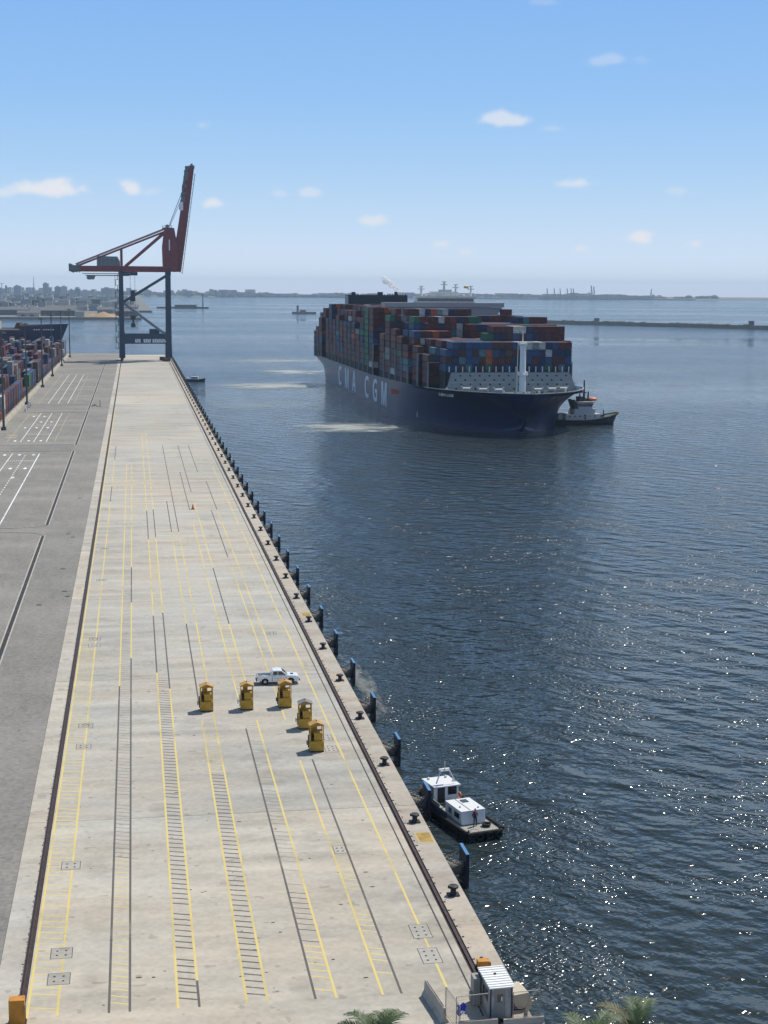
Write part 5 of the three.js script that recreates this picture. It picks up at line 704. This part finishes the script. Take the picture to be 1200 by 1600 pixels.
{ // the city across the water: the blocks that stand out are things, the rest one mass
  const Z = -8600, px2x = (px) => -Z * Math.tan(YAW + Math.atan((px - 600) / 2403)), wins = mat(.07, .08, .1, .5);
  const tower = (px0, px1, top, dz, m, label) => { const x0 = px2x(px0), x1 = px2x(px1), o = thing('city_tower', label, 'building', [(x0 + x1) / 2, 3, Z + dz], 0, 'tall blocks of the far city'), w = (x1 - x0) / 2; new B().bx(-w, w, 0, top, 0, -28).build('wall', m, o); const q = new B(); for (let y = 6; y < top - 4; y += 7) for (let x = -w + 3; x < w - 4; x += 8) q.bx(x, x + 4.5, y, y + 3.2, .05, .4); q.build('windows', wins, o); new B().bx(-w * .5, w * .3, top, top + 5, -6, -20).build('roof_house', m, o); };
  // heights in metres from the picture's skyline
  const hAt = (py) => (452 - py) / 2403 * -Z / Math.cos(YAW) + H - 3;
  tower(0, 6, hAt(453), 0, greyBld, 'grey block at the left edge of the far skyline'); tower(11.5, 14.5, hAt(450), 0, darkBld, 'thin dark tower near the left edge of the far skyline'); tower(25, 36, hAt(450), 0, mat(.16, .25, .32, .5), 'bluish glass block left on the far skyline'); tower(70, 79, hAt(446), 0, greyBld, 'tallest grey tower on the far skyline'); tower(79, 83, hAt(453), 0, greyBld, 'lower wing beside the tallest far tower'); tower(88, 98, hAt(451), 0, darkBld, 'dark slab block right of the tallest far tower'); tower(98, 108, hAt(450.5), 40, paleBld, 'pale wide block in the middle of the far skyline'); tower(110.5, 118, hAt(455), 0, greyBld, 'narrow grey block with pointed top on the far skyline'); tower(119, 128, hAt(453.5), 0, darkBld, 'dark block second right of the pale wide one'); tower(128, 144, hAt(456), 30, paleBld, 'low pinkish pale block on the far skyline'); tower(160, 178, hAt(452.5), 0, greyBld, 'wide grey block left of the crane leg'); tower(182, 188, hAt(454), 0, greyBld, 'grey block just behind the crane leg');
  const mt = thing('radio_mast', 'thin lattice radio mast above the far city', 'mast', [px2x(56), 3, Z]); new B().cyl(V(0, 0, 0), V(0, hAt(436), 0), 3.2, 1.2, 6).build('shaft', darkBld, mt); new B().bx(-4, 4, 60, 62, -1, 1).build('platform', darkBld, mt);
  const tc = thing('tower_crane', 'far construction tower crane at the left edge of the skyline', 'crane', [px2x(6.5), 3, Z]); new B().bx(-1.4, 1.4, 0, hAt(447), -1.4, 1.4).build('mast', darkBld, tc); new B().bx(-22, 14, hAt(447), hAt(446.4), -1, 1).build('jib', darkBld, tc);
  const r = mulberry(99), mass = new B(), pale = new B(), trees = new B();
  for (let i = 0; i < 620; i++) { const px = -20 + r() * 1000, far = px > 420 ? .55 : 1, x = px2x(px) * 1.1, w = 12 + r() * 36, h = (9 + r() * r() * 52) * far * (px > 215 && px < 640 ? .75 : 1); (r() < .35 ? pale : mass).bx(x - w / 2, x + w / 2, 0, 3 + h, -9480 - r() * 500, -9540 - r() * 500 - 20); }
  for (let i = 0; i < 420; i++) { const u = r(), z = -3000 - u * 5600, x = -z * Math.tan(YAW + Math.atan((-15 + r() * 215 - 600) / 2403)), w = 6 + r() * 26; (r() < .42 ? pale : r() < .3 ? trees : mass).bx(x - w / 2, x + w / 2, -1, 3 + r() * r() * 20, z, z - 12 - r() * 25); }
  new B().bx(-1800, 40, -5, .4, -3290, -9520).build('city_ground', shoreLand, coast);
  for (let i = 0; i < 260; i++) { const x = px2x(-20 + r() * 1150) * 1.1, s = 8 + r() * 13; trees.sphere(x, 3, -9560 - r() * 200, s, 1.6, .85 + r() * .5, 1, 7); }
  tag(mass.build('distant_city', greyBld), 'hazy grey mass of low buildings on the far shore', 'buildings', null, 'stuff'); tag(pale.build('distant_pale_houses', paleBld), 'hazy pale houses scattered along the far shore', 'buildings', null, 'stuff'); tag(trees.build('distant_trees', treeMat), 'hazy belt of trees along the far shore', 'trees', null, 'stuff');
  // far quay cranes with raised booms right of the ship
  const list = [[849, 457, .8], [860, 457.5, .8], [869, 456, .8], [880, 457, .85], [886, 452.5, 1], [889.5, 452.5, 1], [917, 447.5, 1.25], [921, 449, 1.2], [1012, 456, -1]], nm = ['leftmost faint one', 'second from left', 'third from left', 'fourth from left', 'left one of the middle pair', 'right one of the middle pair', 'tallest one', 'just right of the tallest', 'standing alone at the right']; let src;
  list.forEach(([px, py, s], i) => {
    const Zc = -8950, x = -Zc * Math.tan(YAW + Math.atan((px - 600) / 2403)), top = (455.5 - py) / 2403 * -Zc + H, sc = Math.max(.6, top / 100), label = `far quay crane with raised boom on the horizon, ${nm[i]}`;
    if (!src) { const t = src = thing('far_crane', label, 'crane', [0, 0, 0], 0, 'cranes on the far horizon'); new B().bx(-9, -6, 0, 42, -2, 2).bx(9, 12, 0, 42, -2, 2).bx(-9, 12, 14, 17, -2, 2).build('legs', darkBld, t); new B().bx(-24, 14, 40, 44, -3, 3).build('girder', darkBld, t); new B().bar(V(12, 42, 0), V(4, 100, 0), 7.5).build('boom', darkBld, t); new B().bar(V(10, 66, 0), V(-20, 44, 0), 1.5).bx(8, 12, 42, 66, -2, 2).build('mast', darkBld, t); }
    const o = i ? placeCopy(src, [0, 0, 0], 0, label) : src; o.position.set(x, 3, Zc); o.scale.set(sc * Math.sign(s), sc, sc);
  });
  new B().bx(1950, 3350, -4, 3, -8930, -9500).build('terminal_land', shoreLand, coast);
  const sheds = new B(); for (let i = 0; i < 60; i++) { const px = 845 + r() * 170, x = 8980 * Math.tan(YAW + Math.atan((px - 600) / 2403)); sheds.bx(x - 17, x + 17, 2, 8 + r() * 20, -8980 - r() * 80, -9100); } tag(sheds.build('distant_terminal', greyBld), 'hazy low terminal buildings under the far cranes', 'buildings', null, 'stuff');
}
// ---------------------------------------------------------------- palms whose tops reach into the bottom of the frame
{
  const leafA = new THREE.MeshPhysicalMaterial({ color: lin(.06, .105, .025), roughness: .6, side: THREE.DoubleSide, transmission: .25, thickness: 0 }), leafB = new THREE.MeshPhysicalMaterial({ color: lin(.13, .125, .05), roughness: .7, side: THREE.DoubleSide, transmission: .2, thickness: 0 }), bark = mat(.14, .11, .08, .95, { map: rustTex });
  const palm = (x, y, z, n, L, seed, label) => {
    const t = thing('palm_tree', label, 'palm', [x, 0, z], 0, 'palms at the foot of the picture'), r = mulberry(seed);
    new B().lathe([[.32, 0], [.24, y * .4], [.2, y * .8], [.26, y], [0, y + .15]], 0, 0, 0, 12).build('trunk', bark, t);
    for (let f = 0; f < n; f++) {
      const az = f / n * 6.283 + r() * .4, el = .35 + r() * 1.0, ax = V(Math.cos(az), 0, Math.sin(az)), pts = []; let d = el; const p = V(0, y, 0);
      for (let k = 0; k <= 12; k++) { pts.push(p.clone()); p.add(ax.clone().multiplyScalar(Math.cos(d) * L / 12)).add(V(0, Math.sin(d) * L / 12, 0)); d -= .085 + .012 * k; }
      const fr = new B().tube(pts, .03, 12, 5), cv = new THREE.CatmullRomCurve3(pts), side = V(-ax.z, 0, ax.x);
      for (let k = 0; k < 46; k++) { const u = .14 + .86 * k / 46, c = cv.getPoint(u), tn = cv.getTangent(u), ln = .75 * Math.sin(Math.PI * (.12 + .8 * u)) * (.8 + .4 * r()); for (const s of [-1, 1]) { const out = side.clone().multiplyScalar(s).addScaledVector(tn, .75 + .2 * r()).add(V(0, .25 - .3 * r(), 0)).normalize(), e = c.clone().addScaledVector(out, ln).add(V(0, -.18 * r() * ln, 0)), wv = tn.clone().multiplyScalar(.026), m = c.clone().lerp(e, .55).add(V(0, .05, 0)); fr.quad(c.clone().sub(wv).toArray(), c.clone().add(wv).toArray(), m.clone().add(wv).toArray(), m.clone().sub(wv).toArray()); fr.quad(m.clone().sub(wv).toArray(), m.clone().add(wv).toArray(), e.toArray(), e.toArray()); } }
      fr.build('frond', r() < .75 ? leafA : leafB, t);
    }
  };
  palm(10.9, 11.2, -68, 18, 2.7, 1, 'palm top poking up at the bottom centre'); palm(21.1, 10.5, -67, 24, 3.1, 2, 'wide palm top at the bottom right over the water'); palm(24.0, 10.6, -68.5, 12, 2.9, 6, 'sparser palm top at the bottom right, outermost');
}
// a puff of steam over the ship's funnel
{
  const sm = new THREE.MeshPhysicalMaterial({ color: lin(.9, .9, .92), roughness: 1, transmission: .75, thickness: 0, transparent: true, opacity: .3, side: THREE.DoubleSide }), b = new B(), r = mulberry(5);
  for (let k = 0; k < 12; k++) { const u = k / 12; b.sphere(147.5 - u * 9 + (r() - .5) * 1.6, 47.4 + u * 7 + (r() - .5) * 1.2, -866 + (r() - .5) * 3, .9 + u * 1.6 * (1.3 - u), 1.3, .9, 1, 8); }
  tag(b.build('steam_plume', sm), 'small white puff of steam above the ship funnel', 'steam', null, 'stuff');
}
renderer.render(scene, camera);
